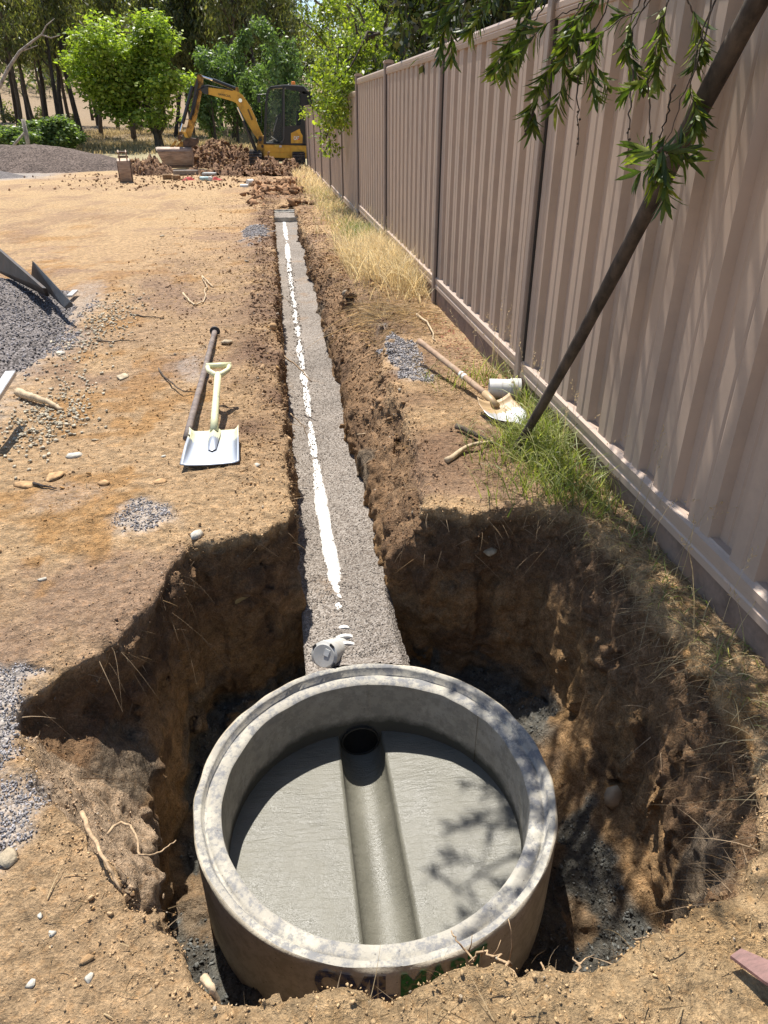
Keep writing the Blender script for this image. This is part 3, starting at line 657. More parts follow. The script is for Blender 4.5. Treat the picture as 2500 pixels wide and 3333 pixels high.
# wet mortar bench with channel
def benchmat():
    m,nt,p=newmat('fresh_mortar'); L=nt.links.new
    tc=N(nt,'ShaderNodeTexCoord'); O=tc.outputs['Object']
    n=N(nt,'ShaderNodeTexNoise',Scale=7.,Detail=8.,Roughness=.6); L(O,n.inputs['Vector'])
    cr=N(nt,'ShaderNodeValToRGB'); e=cr.color_ramp.elements; e[0].position=.3;e[0].color=(.115,.11,.086,1); e[1].position=.7;e[1].color=(.165,.157,.124,1); L(n.outputs[0],cr.inputs[0]); L(cr.outputs[0],p.inputs['Base Color'])
    mp=N(nt,'ShaderNodeMapping'); mp.inputs['Scale'].default_value=(14,60,30); mp.inputs['Rotation'].default_value=(0,0,.35); L(O,mp.inputs[0])
    t=N(nt,'ShaderNodeTexNoise',Scale=1.,Detail=5.,Roughness=.6); L(mp.outputs[0],t.inputs['Vector'])
    f=N(nt,'ShaderNodeTexNoise',Scale=220.,Detail=3.,Roughness=.6); L(O,f.inputs['Vector'])
    h0=N(nt,'ShaderNodeMath',operation='MULTIPLY'); L(t.outputs[0],h0.inputs[0]); h0.inputs[1].default_value=.006
    h=N(nt,'ShaderNodeMath',operation='MULTIPLY_ADD'); L(f.outputs[0],h.inputs[0]); h.inputs[1].default_value=.0022; L(h0.outputs[0],h.inputs[2])
    b=N(nt,'ShaderNodeBump',Strength=.75,Distance=1.); L(h.outputs[0],b.inputs['Height']); L(b.outputs[0],p.inputs['Normal'])
    rr=N(nt,'ShaderNodeMapRange'); [setattr(rr.inputs[i],'default_value',x) for i,x in ((1,.35),(2,.65),(3,.30),(4,.48))]; L(n.outputs[0],rr.inputs[0]); L(rr.outputs[0],p.inputs['Roughness'])
    p.inputs['Specular IOR Level'].default_value=.5
    return m
M['mortar']=benchmat()
BR=.088
prof=[]
for x in np.linspace(-.5205,-BR-.004,34): prof.append((x,-2.300+.022*((abs(x)-BR)/.43)))
for t in np.linspace(math.pi,2*math.pi,17): prof.append((BR*math.cos(t),-2.335+BR*math.sin(t)))
for x in np.linspace(BR+.004,.5205,34): prof.append((x,-2.300+.022*((abs(x)-BR)/.43)))
V=[];ny_=70
for x,z in prof:
    hy=math.sqrt(max(.5212**2-x*x,1e-6))
    for q in range(ny_):
        y=-hy+2*hy*q/(ny_-1); e=.0035*float(noise3(x,y,0,5,3))+.0015*float(noise3(x,y,0,17,3)) if abs(x)>BR else .0012*float(noise3(x,y,0,8,3))
        V.append((x,y,z+e))
V=np.array(V); pr=len(prof); i,j=np.meshgrid(np.arange(pr-1),np.arange(ny_-1),indexing='ij'); i=i.ravel();j=j.ravel()
Q=np.stack([i*ny_+j,(i+1)*ny_+j,(i+1)*ny_+j+1,i*ny_+j+1],1)
V[:,2]-=ZB
ca,sa=math.cos(R_(0)),math.sin(R_(0))
me=mesh_np('mortar_bench',V,Q=Q,smooth=True); bo=link('mortar_bench',me,M['mortar'],ring)
# damp haunch and pipe mouth, its shade painted as a black disc, at the far end of the channel
mb=MB(); mb.lathe([(.080,.500),(.080,.512),(.074,.512),(.074,.500)],40,axis='y',close=True); po=mb.build('pipe_mouth',simple('wet_pipe',(.045,.042,.035),.25,bump=.1),ring,smooth=True); po.location=(0,0,-2.338-ZB)
mb=MB(); mb.lathe([(.0,.505),(.074,.505)],40,axis='y'); po2=mb.build('mouth_shade_disc',simple('mouth_shade_black',(.008,.008,.008),.08,bump=0),ring); po2.location=(0,0,-2.338-ZB)
pts=[]
mb=MB(); 
for (hy,hw,zz) in ((.0,1,1),):
    a=[]; 
    for t in np.linspace(0,math.pi,15): a.append((.112*math.cos(t),.0+.112*math.sin(t)*1.0-2.325-ZB))
    a=[(.112,-2.33-ZB)]+a+[(-.112,-2.33-ZB)]
    mb.prism(a,.475,.515,'y')
0 and mb.build('mortar_haunch',simple('damp_mortar',(.13,.125,.10),.5,bump=.5,scale=30),ring,smooth=True)
# far ring in the trench
far_ring=build_ring('manhole_ring',.21,14.40,-1.645,-1.98,.62,.53,'pale concrete manhole ring standing at the far end of the gravelled trench',5.)
# ================================================================ PIPE IN THE TRENCH
def pz(y): return zgrav(y)-.055+.0075-.006*(1-float(sst(y,2.55,2.9)))-.0014*(1-float(sst(y,4.,6.)))
P=[];r=[]
for y in np.arange(2.55,14.1,.05):
    x=.178-.02*sst(y,2.6,3.6)+.03*sst(y,8,13.5)
    P.append((float(x),float(y),float(pz(y)+.005*noise3(0.,y,0.,1.7,7)+.005*noise3(0.,y,0.,5.,8)))); r.append(.055)
root=empty('sewer_pipe',P[0],0,'long white plastic pipe half buried along the gravel in the trench','pipe')
mb=MB(); mb.tube([(a-P[0][0],b-P[0][1],c-P[0][2]) for a,b,c in P],r,28); mb.build('pipe_barrel',M['pvc'],root,smooth='all')
for yy in (2.50,2.44,2.39):
    mb=MB(); mb.lathe([(.048,-.008),(.061,-.008),(.062,.0),(.061,.008),(.048,.008)],30,axis='y',close=True); mb.build('pipe_socket',M['pvc'],root,loc=(.002,yy-2.55,-.001),smooth=True)
# second short length at the far end
ns=1500; sy_=2.6+rng.random(ns)**1.3*8; sx=.178-.02*sst(sy_,2.6,3.6)+.03*sst(sy_,8,13.5)+rng.normal(0,.022,ns)+.01*noise3(sy_,0,0,6.); dxs=np.abs(sx-(.165)); hs_=np.array([pz(y) for y in sy_])+np.sqrt(np.maximum(.055**2-np.minimum(dxs,.054)**2,0)); hs_=np.maximum(hs_,gravz(sx,sy_)); ok_=rng.random(ns)<np.clip(dxs/.022,.12,1)
P_=np.stack([sx,sy_,hs_],1)[ok_]; ns=len(P_)
tag(scatter('pipe_gravel',P_,np.tile([0,0,1.],(ns,1)),(.003+.0035*rng.random(ns))*np.clip(P_[:,1]/3.5,1,2),np.array([.34,.30,.26])*(.45+.8*rng.random((ns,1))),M['clod'],seed=15),kind='stuff',label='grey stones lying over and along the white pipe',cat='gravel')
# capped stub pointing at the ring
cp=atZ(700,1407,-1.945)
root=empty('capped_pipe',tuple(cp),R_(-14),'short white pipe stub with a dirty flat end cap beside the near ring','pipe')
mb=MB(); mb.lathe([(.054,.02),(.054,.09),(.047,.11),(.047,.19)],36,axis='y'); mb.build('pipe_barrel',M['pvcgrey'],root,smooth=True)
mb=MB(); mb.lathe([(0,-.006),(.046,-.008),(.051,-.004),(.0585,0),(.0585,.035),(.055,.036)],40,axis='y'); cap=mb.build('end_cap',M['pvcgrey'],root,smooth=True)
for t in (60,150,255,330):
    mb=MB(); mb.box((.055*math.cos(R_(t)),-.004,.055*math.sin(R_(t))),(.008,.006,.02),Matrix.Rotation(-R_(t),3,'Y')); mb.build('lug',simple('black_lug',(.03,.03,.03)),cap)
mb=MB(); mb.box((.012,-.0085,.016),(.022,.002,.028),Matrix.Rotation(.2,3,'Y')); mb.build('sticker',simple('cap_sticker',(.62,.62,.6)),cap)
root.scale=(1.02,1.02,1.02); root.rotation_euler=(R_(-27),0,R_(-30)); root.location=(cp[0],cp[1],zgrav(2.35)+.032)
# ================================================================ FENCE
FX=1.40
FT=[0.95,3.90,6.32,9.30,12.28,14.95,18.0,20.95,23.9,26.9,28.65]
TOPS=[.455,.455,.445,.435,.285,.265,.165,.165,.14,.14]   # top of the top rail of each bay
BOT=[-1.30,-1.30,-1.305,-1.33,-1.45,-1.5,-1.58,-1.6,-1.66,-1.68]
fence=empty('steel_fence',(FX,.95,-1.5),0,'tall brown ribbed sheet steel fence running along the trench','fence')
def loc_(v): return (v[0]-FX,v[1]-.95,v[2]+1.5)
def ribprofile(y0,y1,period,x0=0.):
    pts=[];y=y0; n=max(1,round((y1-y0)/period)); p=(y1-y0)/n
    for k in range(n):
        a=y0+k*p
        for f,d in ((0,.0),(.14,0),(.17,-.005),(.20,.0),(.34,0),(.40,-.034),(.60,-.034),(.64,-.029),(.68,-.034),(.90,-.034),(.96,0.)):
            pts.append((a+f*p,x0+d))
    pts.append((y1,x0)); return pts
for b in range(len(FT)-1):
    y0,y1=FT[b],FT[b+1]; zt,zb=TOPS[b],BOT[b]
    pr=ribprofile(y0+.03,y1-.03,.235 if b else .27,.012)
    V=[];F=[]
    for (y,x) in pr:
        V.append(loc_((FX+x,y,zb+.02))); V.append(loc_((FX+x,y,zt-.05)))
    for k in range(len(pr)-1): F.append((2*k,2*k+2,2*k+3,2*k+1))
    n0=len(V); V+= [(v[0]+.0012,v[1],v[2]) for v in V]; F+=[tuple(q+n0 for q in f)[::-1] for f in list(F)]
    mb=MB(); mb.add(V,F); mb.build('fence_panel',M['fence'],fence,fix=False)
    def rail(nm,z,h,top):
        m_=MB(); L0,L1=y0+.022-.95,y1-.022-.95
        if top: poly=[(-.030,z-h),(-.034,z-h*.62),(-.030,z-h*.55),(-.034,z-h*.5),(-.034,z-.016),(-.026,z-.003),(-.018,z),(.03,z),(.036,z-.006),(.036,z-h)]
        else: poly=[(-.036,z-h),(-.036,z-h*.72),(-.031,z-h*.66),(-.031,z-h*.45),(-.036,z-h*.4),(-.036,z-.014),(-.022,z-.006),(-.016,z),(.036,z),(.036,z-h)]
        m_.prism([(x,zz+1.5) for x,zz in poly],L0,L1,'y'); return m_.build(nm,M['fence'],fence)
    rail('top_rail',zt,.075,True); rail('bottom_rail',zb+.05,.10,False)
    m_=MB(); m_.box(loc_((FX+.0,(y0+y1)/2,zb-.05-.125)),(.045,y1-y0-.05,.25)); m_.build('plinth_board',M['plinth'],fence)
for q,y in enumerate(FT):
    zt=max(TOPS[min(q,len(TOPS)-1)],TOPS[max(q-1,0)])+.045; zb=-2.0
    m_=MB(); poly=[(-.052,-.028),(-.046,-.032),(-.030,-.032),(-.030,-.02),(.03,-.02),(.03,-.032),(.046,-.032),(.052,-.028),(.052,.028),(.046,.032),(.03,.032),(.03,.02),(-.03,.02),(-.03,.032),(-.046,.032),(-.052,.028)]
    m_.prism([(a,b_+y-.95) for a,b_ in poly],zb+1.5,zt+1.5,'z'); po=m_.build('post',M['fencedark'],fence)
    # dark strip painted as the recess shadow where the near panel meets the post
    m_=MB(); m_.box((-.012,y-.95-.040,(zt+zb)/2+1.5),(.03,.012,zt-zb-.12)); m_.build('recess_shadow',simple('recess_shadow_dark',(.05,.042,.036),.7) if q==0 else bpy.data.materials['recess_shadow_dark'],fence)
    if True:
        m_=MB(); a=[]
        for t in np.linspace(0,math.pi,9): a.append((.058*math.cos(t),zt+.0+.022*math.sin(t)+1.5))
        m_.prism([(x,z) for x,z in ([(.058,zt-.012+1.5)]+a+[(-.058,zt-.012+1.5)])],y-.95-.038,y-.95+.038,'y'); m_.build('post_cap',M['fence'],fence,smooth=True)
print('fence',time.time()-T0)
# leaning pole
def polep(t):
    a=np.array([1.135,3.17,-1.50]); b=np.array([1.335,1.90,.56]); p=a+(b-a)*t
    p=p+np.array([.02*math.sin(t*5),0,.03*math.sin(t*3.1)]) ; return tuple(p)
pp=[polep(t) for t in np.linspace(-.03,1.12,24)]
mb=MB(); mb.tube(pp,[.0205+.013*k/23+.0012*math.sin(k*2.1) for k in range(24)],16)
tag(mb.build('leaning_pole',simple('dark_pole',(.062,.047,.036),.75,var=.5,scale=16,bump=.6,bscale=40,dist=.006,stretch=(1,1,.3),dirt=(.14,.105,.075),dscale=14,damt=.5),smooth='all'),'dark weathered wooden pole leaning from the bank against the steel fence','pole')
# ================================================================ TOOLS
M['wood']=simple('grey_wood',(.17,.135,.12),.8,var=.35,scale=20,bump=.4,bscale=50,stretch=(1,1,.2),dirt=(.30,.24,.18),dscale=9,damt=.6)
M['wood2']=simple('brown_wood',(.33,.215,.14),.7,var=.2,scale=20,bump=.3,bscale=50,dirt=(.36,.29,.2),dscale=12,damt=.5)
M['cream']=simple('cream_fibreglass',(.70,.68,.42),.45,var=.06,scale=20,bump=.05,dirt=(.30,.29,.24),dscale=26,damt=.7,dlo=.56,dhi=.66)
M['black']=simple('black_rubber',(.04,.04,.045),.6)
def steelmat(name,worn,paint_,edge=.5):
    m,nt,p=newmat(name); L=nt.links.new
    tc=N(nt,'ShaderNodeTexCoord'); O=tc.outputs['Object']
    mp=N(nt,'ShaderNodeMapping'); mp.inputs['Scale'].default_value=(90,8,20); L(O,mp.inputs[0])
    n=N(nt,'ShaderNodeTexNoise',Scale=1.,Detail=6.,Roughness=.7); L(mp.outputs[0],n.inputs['Vector'])
    sx=N(nt,'ShaderNodeSeparateXYZ'); L(O,sx.inputs[0])
    a=N(nt,'ShaderNodeMath',operation='MULTIPLY_ADD'); L(n.outputs[0],a.inputs[0]); a.inputs[1].default_value=.10; L(sx.outputs[1],a.inputs[2])
    r=N(nt,'ShaderNodeMapRange'); [setattr(r.inputs[i],'default_value',x) for i,x in ((1,edge),(2,edge+.018),(3,0),(4,1))]; L(a.outputs[0],r.inputs[0])
    mx=N(nt,'ShaderNodeMix',data_type='RGBA'); L(r.outputs[0],mx.inputs[0]); mx.inputs[6].default_value=(*worn,1); mx.inputs[7].default_value=(*paint_,1)
    L(mx.outputs[2],p.inputs['Base Color'])
    mt=N(nt,'ShaderNodeMapRange'); [setattr(mt.inputs[i],'default_value',x) for i,x in ((3,.75),(4,0.))]; L(r.outputs[0],mt.inputs[0]); L(mt.outputs[0],p.inputs['Metallic'])
    p.inputs['Roughness'].default_value=.5
    b=N(nt,'ShaderNodeBump',Strength=.3,Distance=.0015); L(n.outputs[0],b.inputs['Height']); L(b.outputs[0],p.inputs['Normal'])
    return m
M['steel']=steelmat('worn_shovel_steel',(.27,.29,.33),(.55,.53,.35),.262)
M['steel2']=steelmat('muddy_shovel_steel',(.55,.56,.59),(.42,.29,.16),.235)
def square_blade(w0=.262,w1=.30,l=.29,th=.003,side=.020):
    """local: y up the tool, x across, z up; cutting edge at y=0"""
    n=22;m=18;V=[];F=[]
    for i in range(m+1):
        v=i/m; w=w1+(w0-w1)*min(1,v*1.1)
        for j in range(n+1):
            u=j/n*2-1
            s_=side*max(0,(abs(u)-.80)/.20)**1.6*min(1,.25+v*1.4)
            back=.014*max(0,(v-.86)/.14)**1.7
            z=.010*(1-v)*0+s_+back+.006*u*u
            V.append((u*w/2,v*l-(.012*u*u*(1-v)*0)+.008*(1-u*u)*(v>.95),z))
    for i in range(m):
        for j in range(n): a=i*(n+1)+j; F.append((a,a+1,a+n+2,a+n+1))
    k=len(V); V+=[(x,y,z-th) for x,y,z in V]; F+=[tuple(q+k for q in f)[::-1] for f in list(F)]
    for i in range(m):
        a=i*(n+1);b=(i+1)*(n+1); F.append((a,b,b+k,a+k)); a+=n;b+=n; F.append((b,a,a+k,b+k))
    for j in range(n): F.append((j,j+1,j+1+k,j+k)); a=m*(n+1)+j; F.append((a+1,a,a+k,a+1+k))
    return V,F
def orient(o,origin,ydir,up):
    y=Vector(ydir).normalized(); u=Vector(up); x=y.cross(u).normalized(); z=x.cross(y).normalized()
    Mx=Matrix((x,y,z)).transposed().to_4x4(); Mx.translation=Vector(origin); o.matrix_world=Mx; o.matrix_basis=Mx
g=lambda u,v,z=-1.5: Vector(atZ(u,v,z))
e0=g(455,1015); 
root=empty('square_shovel',(0,0,0),0,'square mouth shovel with a worn steel blade and cream D handle lying on the dirt','shovel')
mb=MB(); V,F=square_blade(.225,.252); mb.add(V,F); bl=mb.build('blade',M['steel'],root,smooth='all')
mb=MB(); mb.add([(-.018,.13,.006),(0,.115,.007),(.018,.13,.006),(-.030,.30,.012),(0,.30,.040),(.030,.30,.012),(0,.15,.020)],[(0,1,6),(1,2,6),(0,6,4,3),(2,5,4,6),(3,4,5)]); mb.build('socket',M['steel'],root,smooth='all')
mb=MB(); mb.tube([(0,.27,.022),(0,.36,.05),(0,.52,.085),(0,.70,.12)],[.019,.0185,.017,.017],16); mb.build('shaft',M['cream'],root,smooth='all')
mb=MB(); mb.tube([(0,.685,.117),(-.022,.705,.121),(-.050,.735,.128),(-.056,.775,.135)],[.015,.014,.012,.012],12); mb.tube([(0,.685,.117),(.022,.705,.121),(.050,.735,.128),(.056,.775,.135)],[.015,.014,.012,.012],12); mb.tube([(-.064,.778,.136),(.064,.778,.136)],[.014,.014],14); mb.build('handle',M['cream'],root,smooth='all')
top=Vector(g(478,830,-1.40))
yd=(Vector((top.x,top.y,0))-Vector((e0.x,e0.y,0))); yd.z=yd.length*.03
orient(root,(e0.x,e0.y,gz_at(e0.x,e0.y)+.018),yd,(0,0,1)); L_=yd.length/.79; root.scale=(L_*.92,L_,L_) if L_<1.6 else (1,1,1)
print('shovel length',yd.length)
# long-handled tool whose head lies under the shovel
b0=g(465,722,-1.46); b1=g(404,955,-1.47); mid=b0.lerp(b1,.5)
root=empty('long_tool',tuple(b1),0,'long grey wooden handle with a round black flange, its head under the shovel','tool')
ll=(b0-b1)
mb=MB(); mb.tube([tuple(ll*t+Vector((0,0,.002*math.sin(t*9)))) for t in np.linspace(0,.985,14)],[.0185+.001*math.sin(t*3) for t in range(14)],14); mb.build('handle',M['wood'],root,smooth='all')
fl=MB(); fl.lathe([(0,-.006),(.036,-.006),(.039,0),(.036,.006),(0,.006)],28,axis='y'); f=fl.build('flange',M['black'],root,smooth=True); orient(f,ll,ll,(0,0,1))
mb=MB(); mb.box((0,0,0),(.05,.10,.012)); hd=mb.build('head',M['wood'],root); hd.location=(.02,-.10,-.03)
root.location=(b1.x,b1.y,max(gz_at(b1.x,b1.y),gz_at(b0.x,b0.y))+.022)
# round-point shovel on the right bank
t0=g(905,757,-1.42); t1=g(1035,853,-1.39); t2=g(1122,920,-1.45)
root=empty('long_shovel',(0,0,0),0,'long handled shovel with a muddy steel blade lying on the right bank','shovel')
def pointed_blade(w=.225,l=.30,th=.003):
    n=20;m=20;V=[];F=[]
    for i in range(m+1):
        v=i/m
        half=w/2*(1-max(0,(1-v/.55))**2.4) if v<.55 else w/2*(1-.10*((v-.55)/.45)**2)
        if i==0: half=.012
        for j in range(n+1):
            u=j/n*2-1
            z=.040*u*u*(.35+.65*v)+.02*max(0,(v-.9)/.1)-.012*math.sin(v*3.14)
            V.append((u*half,v*l,z))
    for i in range(m):
        for j in range(n): a=i*(n+1)+j; F.append((a,a+1,a+n+2,a+n+1))
    k=len(V); V+=[(x,y,z-th) for x,y,z in V]; F+=[tuple(q+k for q in f)[::-1] for f in list(F)]
    for i in range(m):
        a=i*(n+1);b=(i+1)*(n+1); F.append((a,b,b+k,a+k)); a+=n;b+=n; F.append((b,a,a+k,b+k))
    for j in range(n): F.append((j,j+1,j+1+k,j+k)); a=m*(n+1)+j; F.append((a+1,a,a+k,a+1+k))
    return V,F
V,F=pointed_blade(); mb=MB(); mb.add(V,F); mb.build('blade',M['steel2'],root,smooth='all')
yd=t0-t2; LT=yd.length
mb=MB(); mb.tube([(0,.26,.004),(0,.33,.022),(0,.40,.03)],[.024,.022,.021],14); mb.build('socket',M['steel2'],root,smooth='all')
mb=MB(); mb.tube([(0,y,.03+.03*math.sin((y-.38)*1.2)) for y in np.linspace(.38,LT,14)],[.019]*12+[.020,.021],14); mb.build('handle',M['wood2'],root,smooth='all')
for yy in (.66,.70):
    mb=MB(); mb.lathe([(.0195,yy-.012),(.0200,yy),(.0195,yy+.012)],20,axis='y'); mb.build('tape',simple('white_tape',(.75,.74,.7)),root,loc=(0,0,.03+.03*math.sin((yy-.38)*1.2)))
orient(root,t2+Vector((0,0,0)),yd,(0,0,1))
zmin=gz_at(t2.x,t2.y); root.location.z=zmin+.03
print('long shovel',LT, t0[:],zmin, gz_at(t0.x,t0.y))
# short pvc coupling
pc=g(1083,856,-1.44)
root=empty('pipe_coupling',(pc.x,pc.y,gz_at(pc.x,pc.y)+.056),R_(78),'short open white pipe offcut lying by the foot of the fence','pipe')
mb=MB(); mb.lathe([(.055,-.075),(.055,.075),(.0505,.075),(.0505,-.075)],36,axis='y',close=True); mb.build('pipe_barrel',M['pvc'],root,smooth=True)
mb=MB(); mb.lathe([(.061,-.105),(.061,-.045),(.0555,-.045),(.0555,-.105)],36,axis='y',close=True); mb.build('collar',M['pvcgrey'],root,smooth=True)
# plates, bar on the gravel heap
def slab(name,pts3,th,mat,label,cat,bev=0):
    """flat plate through 3-D outline points, thickness along its normal, on local axes"""
    P=[Vector(p) for p in pts3]; c=sum(P,Vector())/len(P); nrm=(P[1]-P[0]).cross(P[2]-P[0]).normalized()
    mb=MB(); n=len(P); V=[tuple(p-c) for p in P]+[tuple(p-c+nrm*th) for p in P]
    F=[tuple(range(n))[::-1],tuple(range(n,2*n))]+[(i,(i+1)%n,n+(i+1)%n,n+i) for i in range(n)]
    mb.add(V,F); o=mb.build(name,mat,loc=tuple(c)); return tag(o,label,cat)
# ================================================================ HEAPS
def heap(name,cx,cy,rx,ry,h,mat,label,res=.03,seed=1.,rough=.03,base=None,n=4,ex=1.15):
    xs_=np.arange(-rx*1.08,rx*1.08,res); ys_=np.arange(-ry*1.08,ry*1.08,res)
    gx,gy=np.meshgrid(xs_,ys_,indexing='ij'); X=gx+cx;Y=gy+cy
    d=np.sqrt((gx/rx)**2+(gy/ry)**2)+.09*noise3(X,Y,0.,1.3/rx,seed)+.04*noise3(X,Y,0.,4./rx,seed+2)
    hb=H(X,Y,False)
    z=hb+h*np.clip(1-d,0,1)**ex*(1.0)-.035*(d>1)*np.clip((d-1)*8,0,1)-.004
    z=z-.25*h*np.exp(-(d/.22)**2)
    z=z+rough*np.clip(1.15-d,0,1)**.3*(noise3(X,Y,0.,5./rx*1.,seed+5)+.6*noise3(X,Y,0.,14./rx,seed+6)+.35*noise3(X,Y,0.,36./rx,seed+7))
    if seed==1.: z=z-.05*np.exp(-((gy-.5*gx-.75)/.12)**2)*np.clip(1-d,0,1)
    b0=float(Hbase(cx,cy)); V=np.stack([gx,gy,z-b0],2).reshape(-1,3); m=len(ys_)
    i,j=np.meshgrid(np.arange(len(xs_)-1),np.arange(m-1),indexing='ij'); keep=(d[:-1,:-1]<1.06).ravel(); i=i.ravel()[keep];j=j.ravel()[keep]
    Q=np.stack([i*m+j,(i+1)*m+j,(i+1)*m+j+1,i*m+j+1],1)
    col=None
    o=link(name,mesh_np(name,V,Q=Q,smooth=True,col=np.tile([.2,.12,.075],(len(V),1))),mat,loc=(cx,cy,b0)); tag(o,label,'heap')
    return o,(X,Y,z,d)
hp,(hx,hy_,hz,hd_)=heap('gravel_heap',-3.16,5.7,1.48,2.4,.62,M['heapg'],'large grey gravel heap at the left edge beside the steel boards',res=.022,seed=1.,rough=.02)
fp=atY(62,300,30.5)
heap('gravel_heap',float(fp[0])-.2,30.8,4.3,2.6,float(fp[2])+1.93,M['heapfar'],'big dark brown gravel heap at the far left edge of the yard',res=.07,seed=21.,rough=.05,ex=1.0)
heap('gravel_heap',-9.6,26.3,1.9,1.3,.42,M['heapg'],'low grey gravel heap in front of the big brown heap',res=.06,seed=31.,rough=.02)
# stones shed from the near heap
m_=(hd_<1.0); ii=np.nonzero(m_.ravel())[0]; ii=ii[rng.integers(0,len(ii),9000)]; P=np.stack([hx.ravel()[ii],hy_.ravel()[ii],hz.ravel()[ii]],1)
vis=P[:,0]>-3.3; P=P[vis]
tag(scatter('heap_stones',P,np.tile([0,0,1.],(len(P),1)),.008+.007*rng.random(len(P)),np.array([.25,.235,.24])*(.25+1.2*rng.random((len(P),1))),M['clod'],seed=6),kind='stuff',label='loose stones over the face of the near grey gravel heap',cat='gravel')
# pale chips along the toe of the heap
n=1100; t=rng.random(n); cxy=np.where(rng.random(n)[:,None]<.55,np.stack([-1.42+.13*rng.standard_normal(n),5.9+.6*rng.standard_normal(n)],1),np.stack([-1.33+.12*rng.standard_normal(n),4.0+.28*rng.standard_normal(n)],1))
P=np.stack([cxy[:,0],cxy[:,1],H(cxy[:,0],cxy[:,1],False)+.004],1)
tag(scatter('stone_chips',P,np.tile([0,0,1.],(n,1)),.007+.011*rng.random(n)**2,np.array([.50,.44,.33])*(.6+.6*rng.random((n,1))),M['clod'],seed=7,flat=True),kind='stuff',label='pale yellow stone chips beside the toe of the near gravel heap',cat='stone chips')
M['plate']=simple('grey_steel_board',(.075,.08,.09),.45,metal=.3,var=.2,scale=6,bump=.1,dirt=(.16,.13,.10),dscale=6,damt=.5)
M['plate2']=simple('rusty_board',(.055,.045,.04),.6,var=.4,scale=6,bump=.3,dirt=(.15,.10,.07),dscale=8,damt=.6)
M['alu']=simple('aluminium',(.55,.54,.52),.4,metal=.4,var=.1,scale=10,bump=.05)
T=lambda u,v,z: tuple(atZ(u,v,z))
slab('steel_board',[T(72,600,-1.40),T(143,668,-1.40),T(158,662,-1.36),T(157,655,-1.33),T(75,567,-1.18)],.022,M['plate'],'dark grey steel board with a rounded corner standing beside the gravel heap','board')
a_,b_=T(96,640,-1.30),T(-60,488,-1.02)
slab('steel_board',[T(100,640,-1.38),T(-60,560,-1.38),T(-60,490,-1.05),T(92,622,-1.27)],.03,M['plate2'],'long rusty dark board standing behind the gravel heap','board')
def bar(name,p,q,w,h,mat,label,cat):
    p=Vector(p);q=Vector(q); root=(p+q)/2; d=q-p; mb=MB(); mb.box((0,0,0),(w,d.length,h),bev=min(w,h)*.12); o=mb.build(name,mat); orient(o,root,d,(0,0,1)); return tag(o,label,cat)
bar('straight_edge',T(-25,880,-1.28),T(24,806,-1.25),.055,.03,M['alu'],'pale aluminium bar lying on the near grey gravel heap','bar')
bar('timber_offcut',T(150,640,-1.46),T(163,628,-1.46),.05,.02,M['alu'],'small white offcut at the right toe of the near gravel heap','offcut')
# ---------------------------------------------------------------- spoil mound and clods at the far end
mpos=atY(468,345,31.6)
def spoil(name,cx,cy,rx,ry,h,seed,label,nclod,csize):
    o,(X,Y,z,d)=heap(name,cx,cy,rx,ry,h,M['clodsoil'],label,res=.05,seed=seed,rough=.28,ex=.8)
    ii=np.nonzero((d<.98).ravel())[0]; ii=ii[rng.integers(0,len(ii),nclod)]; P=np.stack([X.ravel()[ii],Y.ravel()[ii],z.ravel()[ii]],1)
    c=np.array([.20,.118,.066])*(.45+1.1*rng.random((nclod,1))); c[rng.random(nclod)<.2]=[.34,.22,.12]
    k=scatter('clods',P,np.tile([0,0,1.],(nclod,1)),csize*(.25+rng.random(nclod)**2.2),c,M['clod'],seed=int(seed)); k.parent=o; k.location=(-o.location.x,-o.location.y,-o.location.z); k['kind']='stuff'
    return o
M['clodsoil']=attrmat('clodsoil',.95,bump=.08,bscale=9,spec=.1)
spoil('soil_mound',float(mpos[0])+.05,31.4,1.75,1.5,0.95,41.,'tall dark brown mound of dug clods between bucket and excavator tracks',1500,.095)
spoil('soil_mound',float(atY(318,372,27.)[0]),27.2,.85,.9,.42,51.,'low tan mound of loose soil left of the excavator bucket',250,.07)
spoil('soil_mound',float(atY(520,372,26.)[0]),26.8,1.7,1.2,.20,61.,'spread of brown clods in front of the excavator tracks',900,.06)
spoil('soil_mound',float(atY(600,375,25.5)[0]),26.0,1.3,1.1,.26,71.,'heap of tan clods at the far end of the trench',800,.075)
# clods fallen in the end of the trench
n=1500; px=rng.normal(.15,.5,n); py=rng.uniform(15.3,22,n); hh=H(px,py,False); P=np.stack([px,py,hh-.05+.18*noise3(px,py,0.,1.8,5)],1)
m=(np.abs(px-.15)<.30+.5*rng.random(n)); P=P[m]; n=len(P)
c=np.array([.26,.15,.085])*(.45+1.2*rng.random((n,1)))
tag(scatter('trench_clods',P,np.tile([0,0,1.],(n,1)),.03+.10*rng.random(n)**2,c,M['clod'],seed=12),kind='stuff',label='rough brown clods beyond the far concrete ring',cat='clods')
n=1500; px=rng.normal(-1.8,2.2,n); py=rng.uniform(20,28,n); P=np.stack([px,py,H(px,py,False)],1); P=P[(px<1.2)]; n=len(P)
tag(scatter('far_clods',P,np.tile([0,0,1.],(n,1)),.012+.05*rng.random(n)**3,np.array([.28,.175,.10])*(.45+1.2*rng.random((n,1))),M['clod'],seed=13),kind='stuff',label='small clods sprinkled over the tan yard near the excavator',cat='clods')
